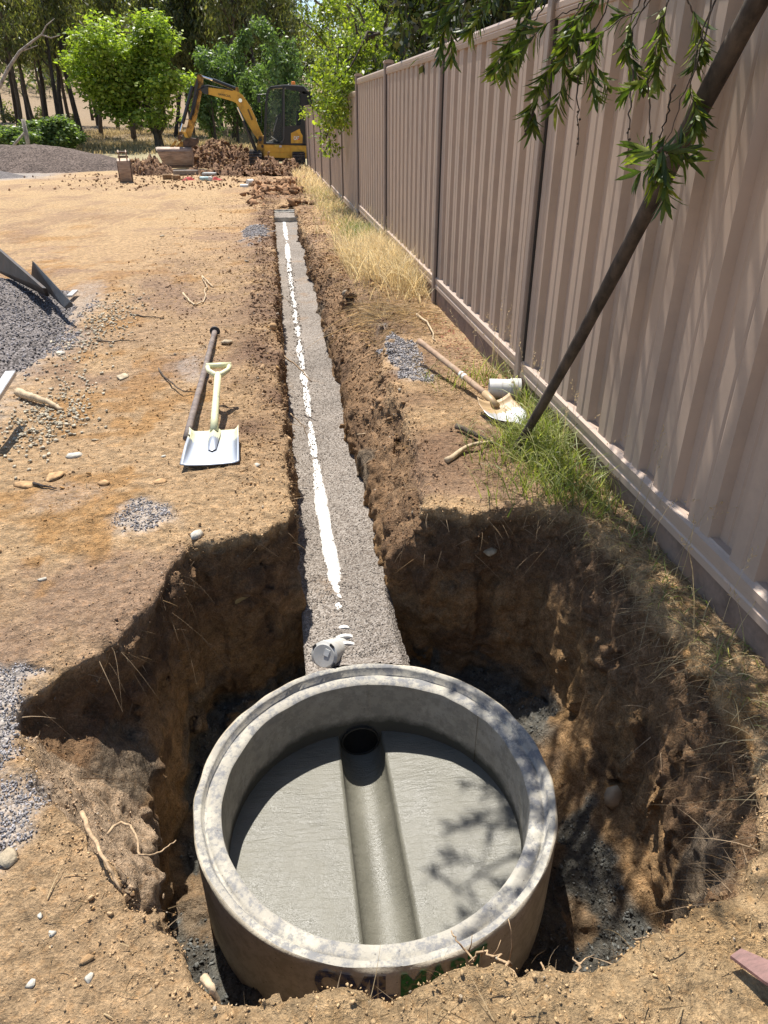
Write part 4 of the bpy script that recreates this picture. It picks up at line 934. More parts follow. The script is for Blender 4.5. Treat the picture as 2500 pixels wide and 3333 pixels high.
# ================================================================ EXCAVATOR
YE=29.3
def EX(u,v,y=YE):
    p=atY((480+u*.32550)/KD,(220+v*.32550)/KD,y); return (float(p[0]),float(p[2]))
M['yel']=simple('yellow_paint',(.78,.43,.045),.38,var=.07,scale=3,bump=.05,dirt=(.30,.16,.05),dscale=2.2,damt=.6,spec=.5)
M['yeldirty']=simple('worn_yellow_paint',(.60,.33,.06),.55,var=.2,scale=4,bump=.15,dirt=(.10,.055,.03),dscale=3.5,damt=.85,dlo=.45,dhi=.58)
M['blk']=simple('black_cab_paint',(.022,.024,.026),.35,var=.1,scale=5,bump=.05,spec=.5)
M['rubber']=simple('track_rubber',(.05,.045,.042),.85,var=.3,scale=8,bump=.4,dirt=(.30,.20,.12),dscale=4,damt=.7)
M['chrome']=simple('chrome_rod',(.8,.8,.8),.15,metal=1,var=.02,bump=0)
M['buck']=simple('worn_bucket_steel',(.36,.25,.18),.6,var=.35,scale=6,bump=.3,dirt=(.40,.33,.27),dscale=5,damt=.5,metal=.1,stretch=(.5,1,3))
M['buckdark']=simple('dark_bucket_steel',(.12,.075,.05),.7,var=.4,scale=6,bump=.3)
def glassmat():
    m,nt,p=newmat('cab_glass'); p.inputs['Base Color'].default_value=(.08,.11,.10,1); p.inputs['Roughness'].default_value=.03; p.inputs['Transmission Weight'].default_value=0; p.inputs['Alpha'].default_value=.18; p.inputs['Specular IOR Level'].default_value=.35
    return m
M['glass']=glassmat()
ex0=(0.45,30.2,-1.82)
exc=empty('excavator',ex0,0,'yellow and black tracked excavator parked at the end of the fence, boom folded left','excavator')
def lp(p): return (p[0]-ex0[0],p[1]-ex0[1],p[2]-ex0[2])
def eprism(name,pts,y0,y1,mat,parent=exc,smooth=False,px=True,yref=YE):
    q=[EX(u,v,yref) for u,v in pts] if px else pts
    mb=MB(); mb.prism([(x-ex0[0],z-ex0[2]) for x,z in q],y0-ex0[1],y1-ex0[1],'y'); return mb.build(name,mat,parent,smooth=smooth)
def etube(name,a,b,r,mat,y,parent=exc,n=12):
    A=EX(*a,y);B=EX(*b,y); mb=MB(); mb.tube([lp((A[0],y,A[1])),lp((B[0],y,B[1]))],r,n); return mb.build(name,mat,parent,smooth=True)
YF,YB_=29.3,31.1   # near and far side of the house
body=eprism('body',[(1163,765),(1163,890),(1200,898),(1620,914),(1830,900),(1860,840),(1860,640),(1800,560),(1640,545),(1600,560),(1600,772)],YF+.02,YB_,M['yel'])
eprism('side_panel',[(1172,772),(1424,778),(1424,846),(1172,838)],YF-.012,YF+.03,M['yel'])
eprism('side_panel',[(1172,846),(1424,855),(1424,902),(1172,890)],YF-.012,YF+.03,M['yel'])
eprism('side_panel',[(1434,780),(1800,788),(1800,906),(1434,904)],YF-.016,YF+.03,M['yel'])
eprism('warning_label',[(1272,768),(1312,769),(1312,790),(1272,789)],YF-.02,YF-.01,simple('label_yellow',(.75,.55,.10),.5))
eprism('warning_label',[(1318,775),(1342,776),(1342,798),(1318,797)],YF-.02,YF-.01,simple('label_white',(.65,.65,.6),.5))
# cab: posts, roof, lower panels
cab=eprism('cab',[(1160,752),(1600,768),(1600,780),(1160,766)],YF-.03,YB_-.6,M['blk'])
def cabside(y0,y1):
    eprism('cab_pillar',[(1160,755),(1178,330),(1195,230),(1225,195),(1250,200),(1216,240),(1200,330),(1186,755)],y0,y1,M['blk'],cab)
    eprism('cab_pillar',[(1350,200),(1372,195),(1380,760),(1350,760)],y0,y1,M['blk'],cab)
    eprism('cab_pillar',[(1530,250),(1560,235),(1600,260),(1600,772),(1550,772),(1540,560)],y0,y1,M['blk'],cab)
    eprism('cab_header',[(1225,195),(1370,178),(1560,190),(1590,225),(1600,262),(1560,262),(1525,232),(1370,200),(1250,210)],y0,y1,M['blk'],cab)
cabside(YF-.03,YF+.05); cabside(YB_-.65,YB_-.57)
eprism('roof',[(1215,200),(1240,184),(1370,168),(1500,172),(1575,190),(1605,215),(1600,232),(1370,205)],YF-.02,YB_-.58,simple('roof_paint',(.30,.31,.30),.35,bump=.05),cab)
eprism('rear_cab',[(1600,232),(1640,248),(1655,300),(1655,420),(1600,430)],YF+.1,YB_-.6,M['blk'],cab)
eprism('door_panel',[(1378,588),(1545,575),(1552,768),(1378,760)],YF-.02,YF+.02,M['blk'],cab)
eprism('window',[(1382,215),(1505,232),(1528,262),(1534,572),(1382,584)],YF+.0,YF+.006,M['glass'],cab)
eprism('window',[(1198,240),(1350,205),(1350,752),(1186,742)],YF+.02,YF+.026,M['glass'],cab)
eprism('window',[(1198,240),(1350,205),(1350,752),(1186,742)],YB_-.6,YB_-.594,M['glass'],cab)
eprism('window',[(1382,215),(1505,232),(1528,262),(1534,752),(1382,752)],YB_-.6,YB_-.594,M['glass'],cab)
eprism('window_trim',[(1378,206),(1510,222),(1540,258),(1546,580),(1534,574),(1530,264),(1504,232),(1384,218)],YF-.04,YF-.02,M['blk'],cab)
eprism('handrail',[(1362,215),(1370,215),(1368,700),(1358,735),(1330,752),(1328,744),(1350,730),(1360,700)],YF-.07,YF-.05,simple('grey_rail',(.12,.12,.12),.4),cab)
eprism('badge_panel',[(1435,656),(1500,622),(1522,612),(1534,652),(1552,680),(1548,756),(1435,756)],YF-.035,YF-.018,M['yel'],cab)
mt=text_mesh('CAT',1.,.0,.035); a=EX(1463,722);b=EX(1516,686); wd=max(v.co.x for v in mt.vertices)
for v in mt.vertices: v.co=(a[0]-ex0[0]+v.co.x/wd*(b[0]-a[0]),YF-.042-ex0[1],a[1]-ex0[2]+v.co.y*(b[1]-a[1])/.72)
mt.name='lettering'; mt.materials.clear(); link('lettering',mt,simple('white_lettering',(.8,.8,.78),.5,var=.02,bump=0),cab)
eprism('badge_mark',[(1500,722),(1528,722),(1514,704)],YF-.046,YF-.043,simple('badge_orange',(.75,.13,.02),.5,bump=0),cab)
eprism('seat',[(1440,755),(1440,640),(1490,620),(1500,430),(1545,420),(1560,755)],YF+.35,YB_-.85,simple('seat_fabric',(.03,.03,.035),.9),cab)
eprism('console',[(1250,755),(1262,620),(1290,490),(1335,450),(1345,530),(1350,755)],YF+.30,YF+.55,simple('console_grey',(.05,.05,.055),.7),cab)
etube('lever',(1262,640),(1300,500),.014,simple('lever_grey',(.35,.35,.33),.4),YF+.25,cab)
for a,b in (((1215,745),(1275,715)),((1235,690),(1300,735)),((1215,735),(1260,745))): etube('glove',a,b,.022,simple('pale_glove',(.62,.58,.5),.9),YF+.12,cab,8)
etube('mirror_arm',(1110,270),(1185,265),.012,M['blk'],YF+.3,cab); eprism('mirror',[(1095,280),(1125,275),(1130,345),(1100,350)],YF+.25,YF+.30,M['blk'],cab)
etube('grab_rail',(1165,330),(1145,350),.012,M['blk'],YF-.04,cab);etube('grab_rail',(1145,350),(1138,580),.012,M['blk'],YF-.04,cab)
mb=MB(); a=EX(1458,156,YF+.5); mb.lathe([(0,-.05),(.075,-.05),(.07,.045),(.05,.055),(0,.057)],16,lp((a[0],YF+.5,a[1]))); mb.build('beacon',simple('amber_beacon',(.8,.22,.02),.25,bump=0),exc,smooth=True)
# swing post and boom
eprism('swing_post',[(1112,690),(1168,684),(1168,888),(1120,893),(1085,870),(1092,800),(1105,740)],YF+.25,YF+.85,M['yeldirty'])
for (u,v,r) in ((1128,722,.06),(1150,790,.05),(1118,840,.05)):
    a=EX(u,v); mb=MB(); mb.lathe([(0,-.025),(r,-.025),(r,.0),(0,.0)],20,lp((a[0],YF+.245,a[1])),axis='y'); mb.build('pivot_pin',M['blk'],exc)
boomp=[(548,196),(548,240),(575,258),(640,276),(760,310),(845,335),(880,352),(920,420),(985,540),(1045,640),(1100,722),(1135,730),(1156,690),(1110,585),(1070,480),(1030,395),(985,325),(945,268),(905,240),(870,226),(700,208),(600,196)]
boom=eprism('boom',boomp,YF+.40,YF+.68,M['yel'])
eprism('boom_tip',[(530,180),(548,168),(600,190),(600,262),(560,262),(528,230)],YF+.36,YF+.72,M['blk'],boom)
a=EX(926,326); mb=MB(); mb.lathe([(0,-.05),(.062,-.05),(.07,0),(0,.0)],20,lp((a[0],YF+.40,a[1])),axis='y'); mb.build('pivot_pin',M['chrome'],boom,smooth=True)
mt=text_mesh('HAWKCIVIL',1.,.0,.02); a=EX(700,272);b=EX(832,298); wd=max(v.co.x for v in mt.vertices)
for v in mt.vertices:
    t=v.co.x/wd; v.co=(a[0]-ex0[0]+t*(b[0]-a[0])-v.co.y*.0,YF+.396-ex0[1],a[1]-ex0[2]+t*(b[1]-a[1])+v.co.y*.095)
mt.name='lettering'; mt.materials.clear(); link('lettering',mt,simple('dark_lettering',(.05,.04,.03),.5,bump=0),boom)
mt=text_mesh('305.5',1.,.0,.03); bpy.data.meshes.remove(mt)
eprism('boom_stripe',[(995,420),(1010,412),(1055,520),(1040,530)],YF+.39,YF+.398,simple('faded_mark',(.20,.12,.03),.5,bump=0),boom)
for a,b,y in (((1095,852),(900,395),YF+.30),((1095,852),(900,395),YF+.78)):
    etube('boom_cylinder',a,(960,530),.062,M['blk'],y); etube('cylinder_rod',(960,530),b,.035,M['chrome'],y)
# stick
stick=eprism('stick',[(484,82),(498,64),(518,60),(540,78),(546,120),(544,190),(528,262),(512,340),(486,480),(452,600),(425,690),(408,728),(378,712),(358,678),(372,640),(392,560),(424,420),(442,300),(462,160)],YF+.42,YF+.66,M['yeldirty'])
eprism('stick_gusset',[(462,200),(484,90),(500,160),(470,300),(440,420),(428,420)],YF+.36,YF+.42,M['blk'],stick)
etube('stick_cylinder',(652,122),(893,216),.058,M['blk'],YF+.54); etube('cylinder_rod',(532,84),(655,124),.034,M['chrome'],YF+.54)
eprism('cylinder_bracket',[(872,236),(880,192),(900,190),(915,240)],YF+.44,YF+.64,M['yeldirty'])
etube('bucket_cylinder',(452,185),(352,560),.062,M['blk'],YF+.34); etube('cylinder_rod',(352,560),(330,640),.034,M['chrome'],YF+.34)
etube('hose_guard',(492,285),(428,520),.045,M['blk'],YF+.36)
for k in range(4):
    mb=MB(); P=[(560+6*k,185),(500,215+8*k),(478,330+10*k),(452,480)] if k<2 else [(548,176),(600,165+5*k),(700,196),(850,225)]
    q=[lp((EX(u,v)[0],YF+.33+.03*k,EX(u,v)[1])) for u,v in P]; mb.tube(q,.016,8); mb.build('hose',M['black'],exc,smooth='all')
# linkage and hitch
for yy in (YF+.34,YF+.70):
    eprism('bucket_link',[(298,652),(318,640),(352,648),(350,668),(322,668),(318,742),(296,740)],yy,yy+.05,M['yeldirty'])
    eprism('hitch_arm',[(352,648),(372,655),(405,705),(395,722),(358,690)],yy,yy+.05,M['yel'])
eprism('quick_hitch',[(345,742),(385,705),(470,715),(500,700),(498,760),(460,792),(385,796),(350,790)],YF+.30,YF+.80,M['buckdark'])
a=EX(312,700); mb=MB(); mb.tube([lp((a[0],YF+.28,a[1])),lp((a[0],YF+.82,a[1]))],.07,16); mb.build('link_pin',M['buckdark'],exc,smooth=True)
eprism('bucket_ear',[(212,800),(262,735),(288,735),(250,800)],YF+.35,YF+.42,M['yeldirty']); eprism('bucket_ear',[(262,800),(322,740),(362,770),(372,800)],YF+.55,YF+.62,M['yeldirty'])
# bucket seen from behind: section in y,z swept along x
bl_=EX(82,820)[0]; br_=EX(428,820)[0]; zt=EX(200,800)[1]; zb_=EX(200,1012)[1]; hgt=zt-zb_
sec=[(.62,1.0),(.10,1.0),(.03,.97),(-.02,.90),(-.035,.80),(-.03,.62),(.0,.42),(.05,.22),(.12,.06),(.17,0),(.20,0.0),(.16,.10),(.09,.28),(.045,.45),(.01,.64),(.005,.80),(.03,.90),(.10,.95),(.62,.96)]
mb=MB(); pl=[]
for y,z in sec: pl.append((YF+.15+y-ex0[1],zb_+z*hgt-ex0[2]))
n=len(pl); V=[];F=[]
for sx in (0,1):
    for (y,z) in pl:
        f=(z+ex0[2]-zb_)/hgt; x=(bl_+ (1-f)*.26 if sx==0 else br_-(1-f)*.02); V.append((x-ex0[0],y,z))
F=[tuple(range(n))[::-1],tuple(range(n,2*n))]+[(i,(i+1)%n,n+(i+1)%n,n+i) for i in range(n)]
mb.add(V,F); bk=mb.build('bucket',M['buck'],exc,smooth=True)
for zf,wd_ in ((.80,.025),(.12,.03)):
    yb=np.interp(zf,[0,.06,.22,.42,.62,.8,.9],[.17,.12,.05,.0,-.03,-.035,-.02])
    mb=MB(); x0=bl_+(1-zf)*.26+.01; mb.box(lp(((x0+br_)/2-.02,YF+.15+yb-.008,zb_+zf*hgt)),(br_-x0-.03,.022,wd_)); mb.build('wear_strip',M['buckdark'] if zf<.8 else M['buck'],bk)
for xx,of in ((br_+.0,0),(bl_+.0,1)):
    q=[(YF+.15+y-ex0[1],zb_+z*hgt-ex0[2]) for y,z in ((.62,1.0),(.08,1.0),(-.03,.86),(-.03,.6),(.05,.2),(.16,0),(.30,.02),(.62,.45))]
    mb=MB(); V=[]; 
    for s_ in (0,.03):
        for y,z in q:
            f=(z+ex0[2]-zb_)/hgt; V.append((xx+((1-f)*.26 if of else -(1-f)*.02)+s_-ex0[0]-(0.03 if of else 0),y,z))
    m=len(q); mb.add(V,[tuple(range(m))[::-1],tuple(range(m,2*m))]+[(i,(i+1)%m,m+(i+1)%m,m+i) for i in range(m)]); mb.build('side_plate',M['buck'],bk)
# undercarriage: tracks run towards the camera
def track(x0,x1,y0,y1,zt,zb,name='track'):
    mb=MB(); h=(zt-zb)/2; zc=(zt+zb)/2; pts=[]
    for t in np.linspace(-math.pi/2,math.pi/2,9): pts.append((y1-h+h*math.cos(t),zc+h*math.sin(t)))
    for t in np.linspace(math.pi/2,1.5*math.pi,9): pts.append((y0+h+h*math.cos(t),zc+h*math.sin(t)))
    mb.prism([(y-ex0[1],z-ex0[2]) for y,z in pts],x0-ex0[0],x1-ex0[0],'x'); o=mb.build(name,M['rubber'],exc,smooth=True)
    P=[Vector((0,y,z)) for y,z in pts]; 
    mb=MB()
    per=[]; L=0
    for k in range(len(P)): per.append((P[k],P[(k+1)%len(P)]))
    for a,b in per:
        l=(b-a).length; m=max(1,int(l/.13))
        for q in range(m):
            p=a.lerp(b,(q+.5)/m); d=(b-a).normalized(); ang=math.atan2(d.z,d.y)
            mb.box((0.5*(x0+x1)-ex0[0],p.y-ex0[1]+d.z*.02,p.z-ex0[2]-d.y*.02),(x1-x0-.02,.05,.05),Matrix.Rotation(ang,3,'X'))
    mb.build('track_grousers',M['rubber'],o); return o
a=EX(1018,930,29.0);b=EX(1240,1000,29.0); zg=float(Hbase(0,29.5))+.0
track(a[0],a[0]+.46,29.0,31.6,zg+.52,zg+.01); c=EX(1600,1000,29.0); track(c[0]-.52,c[0]-.06,29.0,31.6,zg+.52,zg+.01)
mb=MB(); mb.box(lp(((a[0]+c[0])/2,30.3,zg+.34)),(c[0]-a[0]-.5,1.3,.26),bev=.04); mb.lathe([(0,0),(.42,0),(.42,.22),(0,.22)],24,lp(((a[0]+c[0])/2+.25,30.2,zg+.45))); mb.build('undercarriage',M['blk'],exc)
# ---------------------------------------------------------------- narrow bucket standing alone
pb=atZ(275,398,-1.80)
root=empty('trench_bucket',tuple(pb),R_(6),'narrow dirty digging bucket standing on its teeth alone in the yard','bucket')
s=pb[1]*math.cos(0)/ (FPX*1.13/ KD/ math.hypot(1,0)) # metres per displayed pixel, roughly
w2=.17; 
mb=MB(); sec=[(-.10,.0),(-.18,.18),(-.20,.42),(-.16,.62),(-.05,.68),(.16,.66),(.16,.62),(-.03,.64),(-.12,.58),(-.16,.40),(-.13,.2),(-.05,.04)]
mb.prism(sec,-w2,w2,'x'); mb.build('shell',M['buck'],root,smooth=True)
for x in (-w2-.01,w2-.01):
    mb=MB(); mb.prism([(-.10,.0),(-.19,.2),(-.20,.44),(-.15,.63),(.16,.66),(.20,.40),(.06,.08)],x,x+.022,'x'); mb.build('side_plate',M['buckdark'],root)
for x in (-.11,.09):
    mb=MB(); mb.prism([(-.14,.62),(-.16,.84),(-.08,.90),(.02,.86),(.10,.66)],x,x+.022,'x'); mb.build('mounting_ear',M['buck'],root)
for z,y in ((.84,-.10),(.72,.02)):
    mb=MB(); mb.tube([(-.14,y,z),(.14,y,z)],.03,12); mb.build('mounting_pin',M['buckdark'],root,smooth=True)
for x in (-.13,0,.13):
    mb=MB(); mb.prism([(-.13,-.08),(-.11,.04),(-.03,.05),(-.06,-.03)],x-.025,x+.025,'x'); mb.build('tooth',M['buckdark'],root)
root.scale=(1.0,1.0,.98)
# ---------------------------------------------------------------- rubble and litter by the bucket
def at_ground(u,v,dz=0.):
    z=-1.72
    for _ in range(6):
        p=atZ(u,v,z); z=float(Hbase(p[0],p[1]))
    return Vector((p[0],p[1],z+dz))
def slabbox(name,u,v,d,rz,mat,label,cat,ry=0,grp=None):
    p=at_ground(u,v,d[2]/2); mb=MB(); mb.box((0,0,0),d,bev=min(d)*.15); o=mb.build(name,mat,loc=tuple(p)); o.rotation_euler=(0,ry,rz); return tag(o,label,cat,grp)
cs=simple('rubble_concrete',(.26,.215,.175),.9,var=.2,bump=.4,scale=10); ps=simple('rubble_brick',(.25,.155,.08),.9,var=.3,bump=.5,scale=10); gs=simple('pale_slab',(.38,.38,.36),.8,var=.15,bump=.3,scale=10)
slabbox('concrete_slab',402,378,(.8,.22,.15),.1,cs,'long brown concrete slab lying under the excavator bucket','slab')
slabbox('concrete_slab',453,380,(.42,.3,.10),-.2,gs,'pale grey slab right of the long brown slab','slab')
slabbox('rock',362,388,(.26,.2,.15),.2,ps,'square brown rock at the left end of the slab','rock')
slabbox('rock',382,389,(.2,.18,.14),-.4,ps,'smaller brown rock between the square rock and the red rags','rock')
slabbox('rock',234,372,(.30,.2,.25),.7,M['buckdark'],'dark broken lump beside the low tan soil mound','rock',.5) if False else None
slabbox('rock',326,366,(.30,.2,.30),.7,M['buckdark'],'dark angular lump on the left side of the low tan soil mound','rock',.5)
def blobthing(name,u,v,size,mat,label,cat,seed,flat=.7,dz=0,grp=None):
    p=at_ground(u,v,size*.3+dz); LV,LF=lump(seed,2,flat); LV=LV*size; 
    me=mesh_np(name,LV,T=LF,smooth=False); o=link(name,me,mat,loc=tuple(p)); return tag(o,label,cat,grp)
red=simple('red_cloth',(.40,.045,.04),.8,var=.3,bump=.4)
def rag(u,v,s,seed,label):
    p=at_ground(u,v,.02); g_=np.linspace(-1,1,15); gx,gy=np.meshgrid(g_,g_,indexing='ij')
    z=s*(.45*np.clip(1-gx**2-gy**2,0,1)+.25*noise3(gx,gy,0.,2.,seed)*np.clip(1.2-gx**2-gy**2,0,1)); V=np.stack([gx*s*(1+.2*noise3(gx,gy,0,1.,seed+2)),gy*s*.7,z],2).reshape(-1,3)
    i,j=np.meshgrid(np.arange(14),np.arange(14),indexing='ij'); i=i.ravel();j=j.ravel(); Q=np.stack([i*15+j,(i+1)*15+j,(i+1)*15+j+1,i*15+j+1],1)
    return tag(link('red_rag',mesh_np('red_rag',V,Q=Q,smooth=True),red,loc=tuple(p)),label,'rag')
rag(407,391,.17,1.,'crumpled red rag beside the brown rocks'); rag(466,390,.17,4.,'crumpled red rag beside the pale blue can')
def can(u,v,r,l,rz,mat,label,name='can',cat='can'):
    p=at_ground(u,v,r); mb=MB(); mb.lathe([(0,-l/2),(r*.9,-l/2),(r,-l/2+.01),(r,l/2-.01),(r*.9,l/2),(0,l/2)],18,axis='x'); o=mb.build(name,mat,loc=tuple(p),smooth=True); o.rotation_euler=(0,0,rz); return tag(o,label,cat)
can(442,391,.06,.26,.1,simple('pale_blue_can',(.40,.55,.56),.5),'pale blue can lying left of the second red rag'); can(455,391,.06,.10,1.2,simple('white_cup',(.6,.6,.58),.5),'short white tub between the pale blue can and the red rag','tub','tub')
can(541,402,.085,.17,.6,M['pvc'],'white pipe fitting lying on its side on the soil near the excavator','pipe_fitting','pipe fitting'); can(528,407,.05,.20,-.1,M['pvc'],'low white pipe offcut left of the upright fitting','pipe_offcut','pipe offcut')
# ================================================================ ROCKS AND STICKS ON THE GROUND
def rock(u,v,size,mat,label,seed,flat=.7,cat='rock'):
    p0=g(u,v); z=gz_at(p0.x,p0.y); LV,LF=lump(seed,1 if size<.03 else 2,flat); LV=LV*size
    LV=LV*(1+.10*noise3(LV[:,0],LV[:,1],LV[:,2],2.2/size,seed)[:,None])
    o=link('rock',mesh_np('rock',LV,T=LF),mat,loc=(p0.x,p0.y,z+size*flat*.22)); o.rotation_euler=(0,0,seed*1.3); return tag(o,label,cat)
rock(490,750,.045,M['stone'],'reddish clod of rock beside the black flange of the long handle',3)
rock(165,985,.050,M['stone2'],'flat pale stone on the ground left of the square shovel',5,.4)
rock(557,1010,.024,M['stone2'],'small cream stone right of the shovel blade corner',6)
rock(425,1157,.036,M['stone2'],'grey white stone perched on the corner above the pit',8)
rock(90,1248,.022,M['stone2'],'small white stone on the tan ground at left above the pit',9,.5)
rock(265,812,.060,M['stone'],'flat oval tan stone in mid yard left of the long handle',11,.35)
rock(205,950,.022,M['stone'],'little round dark stone above the flat pale stone',12)
rock(355,990,.016,M['stone2'],'tiny yellow stone left of the shovel blade',13)
rock(20,1858,.030,M['stone'],'tan stone at the left edge below the grey gravel patch',14,.6)
rock(190,2083,.015,M['stone3'],'orange stone in the near left corner of the ground',15,.7)
rock(198,2125,.014,M['stone2'],'blue white stone just below the orange stone',16,.9)
rock(70,2135,.014,M['stone2'],'broken white crust at the near left of the ground',17,.5)
rock(115,2022,.012,M['stone2'],'small white pebble above the orange stone',18,.6)
rock(90,1985,.010,M['stone2'],'small white pebble near the left edge',19,.6)
rock(415,1285,.010,M['stone2'],'small white pebble',20,.6) if False else None
rock(130,762,.045,M['stone2'],'long pale stone beside the toe of the gravel heap',21,.4)
rock(300,1050,.02,M['stone'],'brown stone in mid yard near the grey gravel patch',22,.5) if False else None
rock(350,502,.05,M['stone'],'tan rock alone in the middle of the far yard',23,.6)
rock(60,1050,.06,M['stone3'],'yellow ochre clay lump at left on the ground',24,.4,'clay lump')
rock(120,1035,.05,M['stone3'],'second ochre clay lump with a root across it',25,.4,'clay lump')
rock(225,1048,.03,M['stone3'],'dark orange clay lump right of the yellow ochre clay',26,.6,'clay lump')
rock(345,1040,.035,M['stone3'],'orange clay crumb below the shovel blade',27,.4,'clay lump')
# embedded boulders in pit walls
def boulder(x,y,z,s,mat,label,seed,sc=(1,1,1)):
    LV,LF=lump(seed,3,1.); LV=LV*s*np.array(sc); LV=LV*(1+.12*noise3(LV[:,0],LV[:,1],LV[:,2],3./s,seed)[:,None]); o=link('boulder',mesh_np('boulder',LV,T=LF),mat,loc=(x,y,z)); return tag(o,label,'boulder')
boulder(-.33,2.56,-1.83,.085,simple('olive_boulder',(.30,.22,.10),.9,var=.25,scale=12,bump=.5),'rounded olive boulder bedded in the back wall of the pit',31,(1.1,.6,.8))
boulder(-.24,2.55,-1.78,.06,simple('brown_boulder',(.17,.11,.07),.9,var=.25,scale=12,bump=.5),'brown boulder bedded just right of the olive boulder',33,(1,.6,1))
boulder(.86,2.60,-1.72,.03,M['stone'],'small tan stone bedded in the wall below the right bank',34)
boulder(1.09,1.62,-2.20,.055,simple('pale_boulder',(.36,.27,.17),.9,var=.2,scale=12,bump=.5),'long pale boulder at the foot of the right pit wall',35,(.6,.9,1.6))
def stick(P,r,mat,label,name='stick',cat='stick',tw=.1,seed=0,branch=()):
    P=[Vector(p) for p in P]; rn=random.Random(seed); pts=[]
    for a,b in zip(P[:-1],P[1:]):
        for k in range(5): 
            q=a.lerp(b,k/5); j=(b-a).length*tw*.25; pts.append(q+Vector((rn.uniform(-j,j),rn.uniform(-j,j),rn.uniform(-j,j))))
    pts.append(P[-1]); c=pts[0].copy(); n=len(pts)
    mb=MB(); mb.tube([tuple(p-c) for p in pts],[r*(1-.6*k/(n-1)) for k in range(n)],7)
    for br in branch:
        B=[Vector(p) for p in br]; mb.tube([tuple(p-c) for p in B],[r*.5*(1-.6*k/(len(B)-1)) for k in range(len(B))],5)
    return tag(mb.build(name,mat,loc=tuple(c),smooth='all'),label,cat)
def gp(u,v,dz=.01):
    p=g(u,v); return (p.x,p.y,gz_at(p.x,p.y)+dz)
M['pale']=simple('pale_dead_wood',(.50,.38,.24),.85,var=.25,scale=40,bump=.4)
stick([gp(398,640,.03),gp(420,662),gp(440,655,.02),gp(447,625,.02),gp(437,605,.03)],.009,M['pale'],'pale curled root lying in mid yard left of the trench',seed=1)
stick([gp(437,605,.03),gp(460,622),gp(470,618)],.008,M['pale'],'pale forked twig beside the curled root',seed=2)
stick([gp(210,740),gp(240,745),gp(270,742),gp(300,745)],.007,M['bark'],'thin brown stick right of the gravel heap',seed=3)
stick([gp(285,682),gp(320,688),gp(355,692)],.007,M['bark'],'thin dark stick above the gravel heap stick',seed=4)
stick([gp(40,855,.03),gp(75,868,.04),(gp(100,872,.03)),gp(135,885)],.028,M['pale'],'short pale broken log lying at the near toe of the gravel heap','log','log',seed=5)
stick([gp(75,1053),gp(95,1060),gp(125,1064)],.008,M['barkdark'],'dark twig on the ochre clay',seed=6)
stick([gp(345,800,.01),gp(372,838,.03),gp(395,852,.03),gp(425,850)],.006,M['bark'],'thin twig crossing the long grey handle',seed=7)
stick([gp(965,1000,.015),gp(1010,972,.03),gp(1065,962,.02)],.016,M['pale'],'pale broken stick below the long handled shovel',seed=8)
stick([gp(985,935,.03),gp(1030,955,.03),gp(1072,968,.02)],.016,M['bark'],'brown broken stick meeting the pale one by the pole foot',seed=9)
stick([gp(900,690,.02),gp(925,715,.02),gp(940,745,.01)],.010,M['pale'],'pale bent twig near the fence on the right bank',seed=10)
stick([gp(595,745,-.02),(-.02,5.15,-1.53),(.09,5.05,-1.60),(.19,4.9,-1.68)],.009,M['root'],'brown root reaching out of the left bank over the white pipe','root','root',seed=11)
stick([(.02,4.0,-1.56),(.09,3.95,-1.62),(.14,3.85,-1.75)],.004,M['root'],'thin dark root hanging from the left trench edge','root','root',seed=12)
stick([(.62,4.15,-1.75),(.50,4.1,-1.76),(.42,4.05,-1.74)],.009,M['pale'],'pale root stub poking from the right trench wall','root','root',seed=13)
# roots over the near rim
zr=-1.5
stick([gp(175,1755,.0),gp(200,1810,.03),gp(235,1880,.04),gp(262,1925,.0)],.0065,M['root'],'brown root running along the left rim of the pit','root','root',seed=20)
stick([tuple(atY(*q)) for q in ((232,1803,1.20),(245,1785,1.22),(262,1776,1.24),(282,1784,1.22),(296,1808,1.18),(300,1846,1.13),(322,1848,1.14),(350,1838,1.16),(380,1815,1.2))],.0038,M['root'],'thin pale root looping out of the left pit wall','root','root',seed=21)
def rimp(u,v,y,): p=atY(u,v,y); return tuple(p)
stick([rimp(1108,2112,.80),rimp(1097,2085,.86),rimp(1060,2070,.92),rimp(1010,2060,.98),rimp(985,2030,1.0),rimp(975,2010,1.02)],.0040,M['root'],'forked pale root sticking up from the near rim in front of the ring','root','root',seed=22,tw=.5,
 branch=([rimp(1097,2085,.86),rimp(1106,2045,.88),rimp(1104,2010,.88),rimp(1098,1985,.9)],[rimp(1060,2070,.92),rimp(1075,2050,.92),rimp(1082,2030,.93)],[rimp(1040,2065,.95),rimp(1045,2045,.95)],[rimp(1010,2060,.98),rimp(1018,2040,.98),rimp(1020,2020,.98)],[rimp(1030,2063,.95),rimp(1012,2078,.93)]))
stick([rimp(1172,2120,.78),rimp(1178,2100,.82),rimp(1168,2078,.84)],.0045,M['root'],'short stubby root on the near rim right of the forked root','root','root',seed=23)
stick([rimp(1255,2110,.8),rimp(1250,2085,.84),rimp(1238,2068,.88)],.0040,M['root'],'knobbly root on the near rim right of the stubby root','root','root',seed=24,tw=.5,branch=([rimp(1250,2085,.84),rimp(1265,2070,.86),rimp(1285,2062,.88)],))
stick([rimp(1440,2050,.78),rimp(1400,2025,.9),rimp(1370,2028,.95)],.0060,M['root'],'pale root reaching over the right side of the pit','root','root',seed=25)
stick([rimp(1350,2092,.78),rimp(1310,2098,.8),rimp(1275,2106,.84)],.006,M['pale'],'broken pale root ends on the near right rim','root','root',seed=26)
stick([gp(85,2110,.004) ,gp(130,2130,.012),gp(165,2165,.0)],.010,M['pale'],'short pale bark piece in the near left foreground',seed=27) if False else None
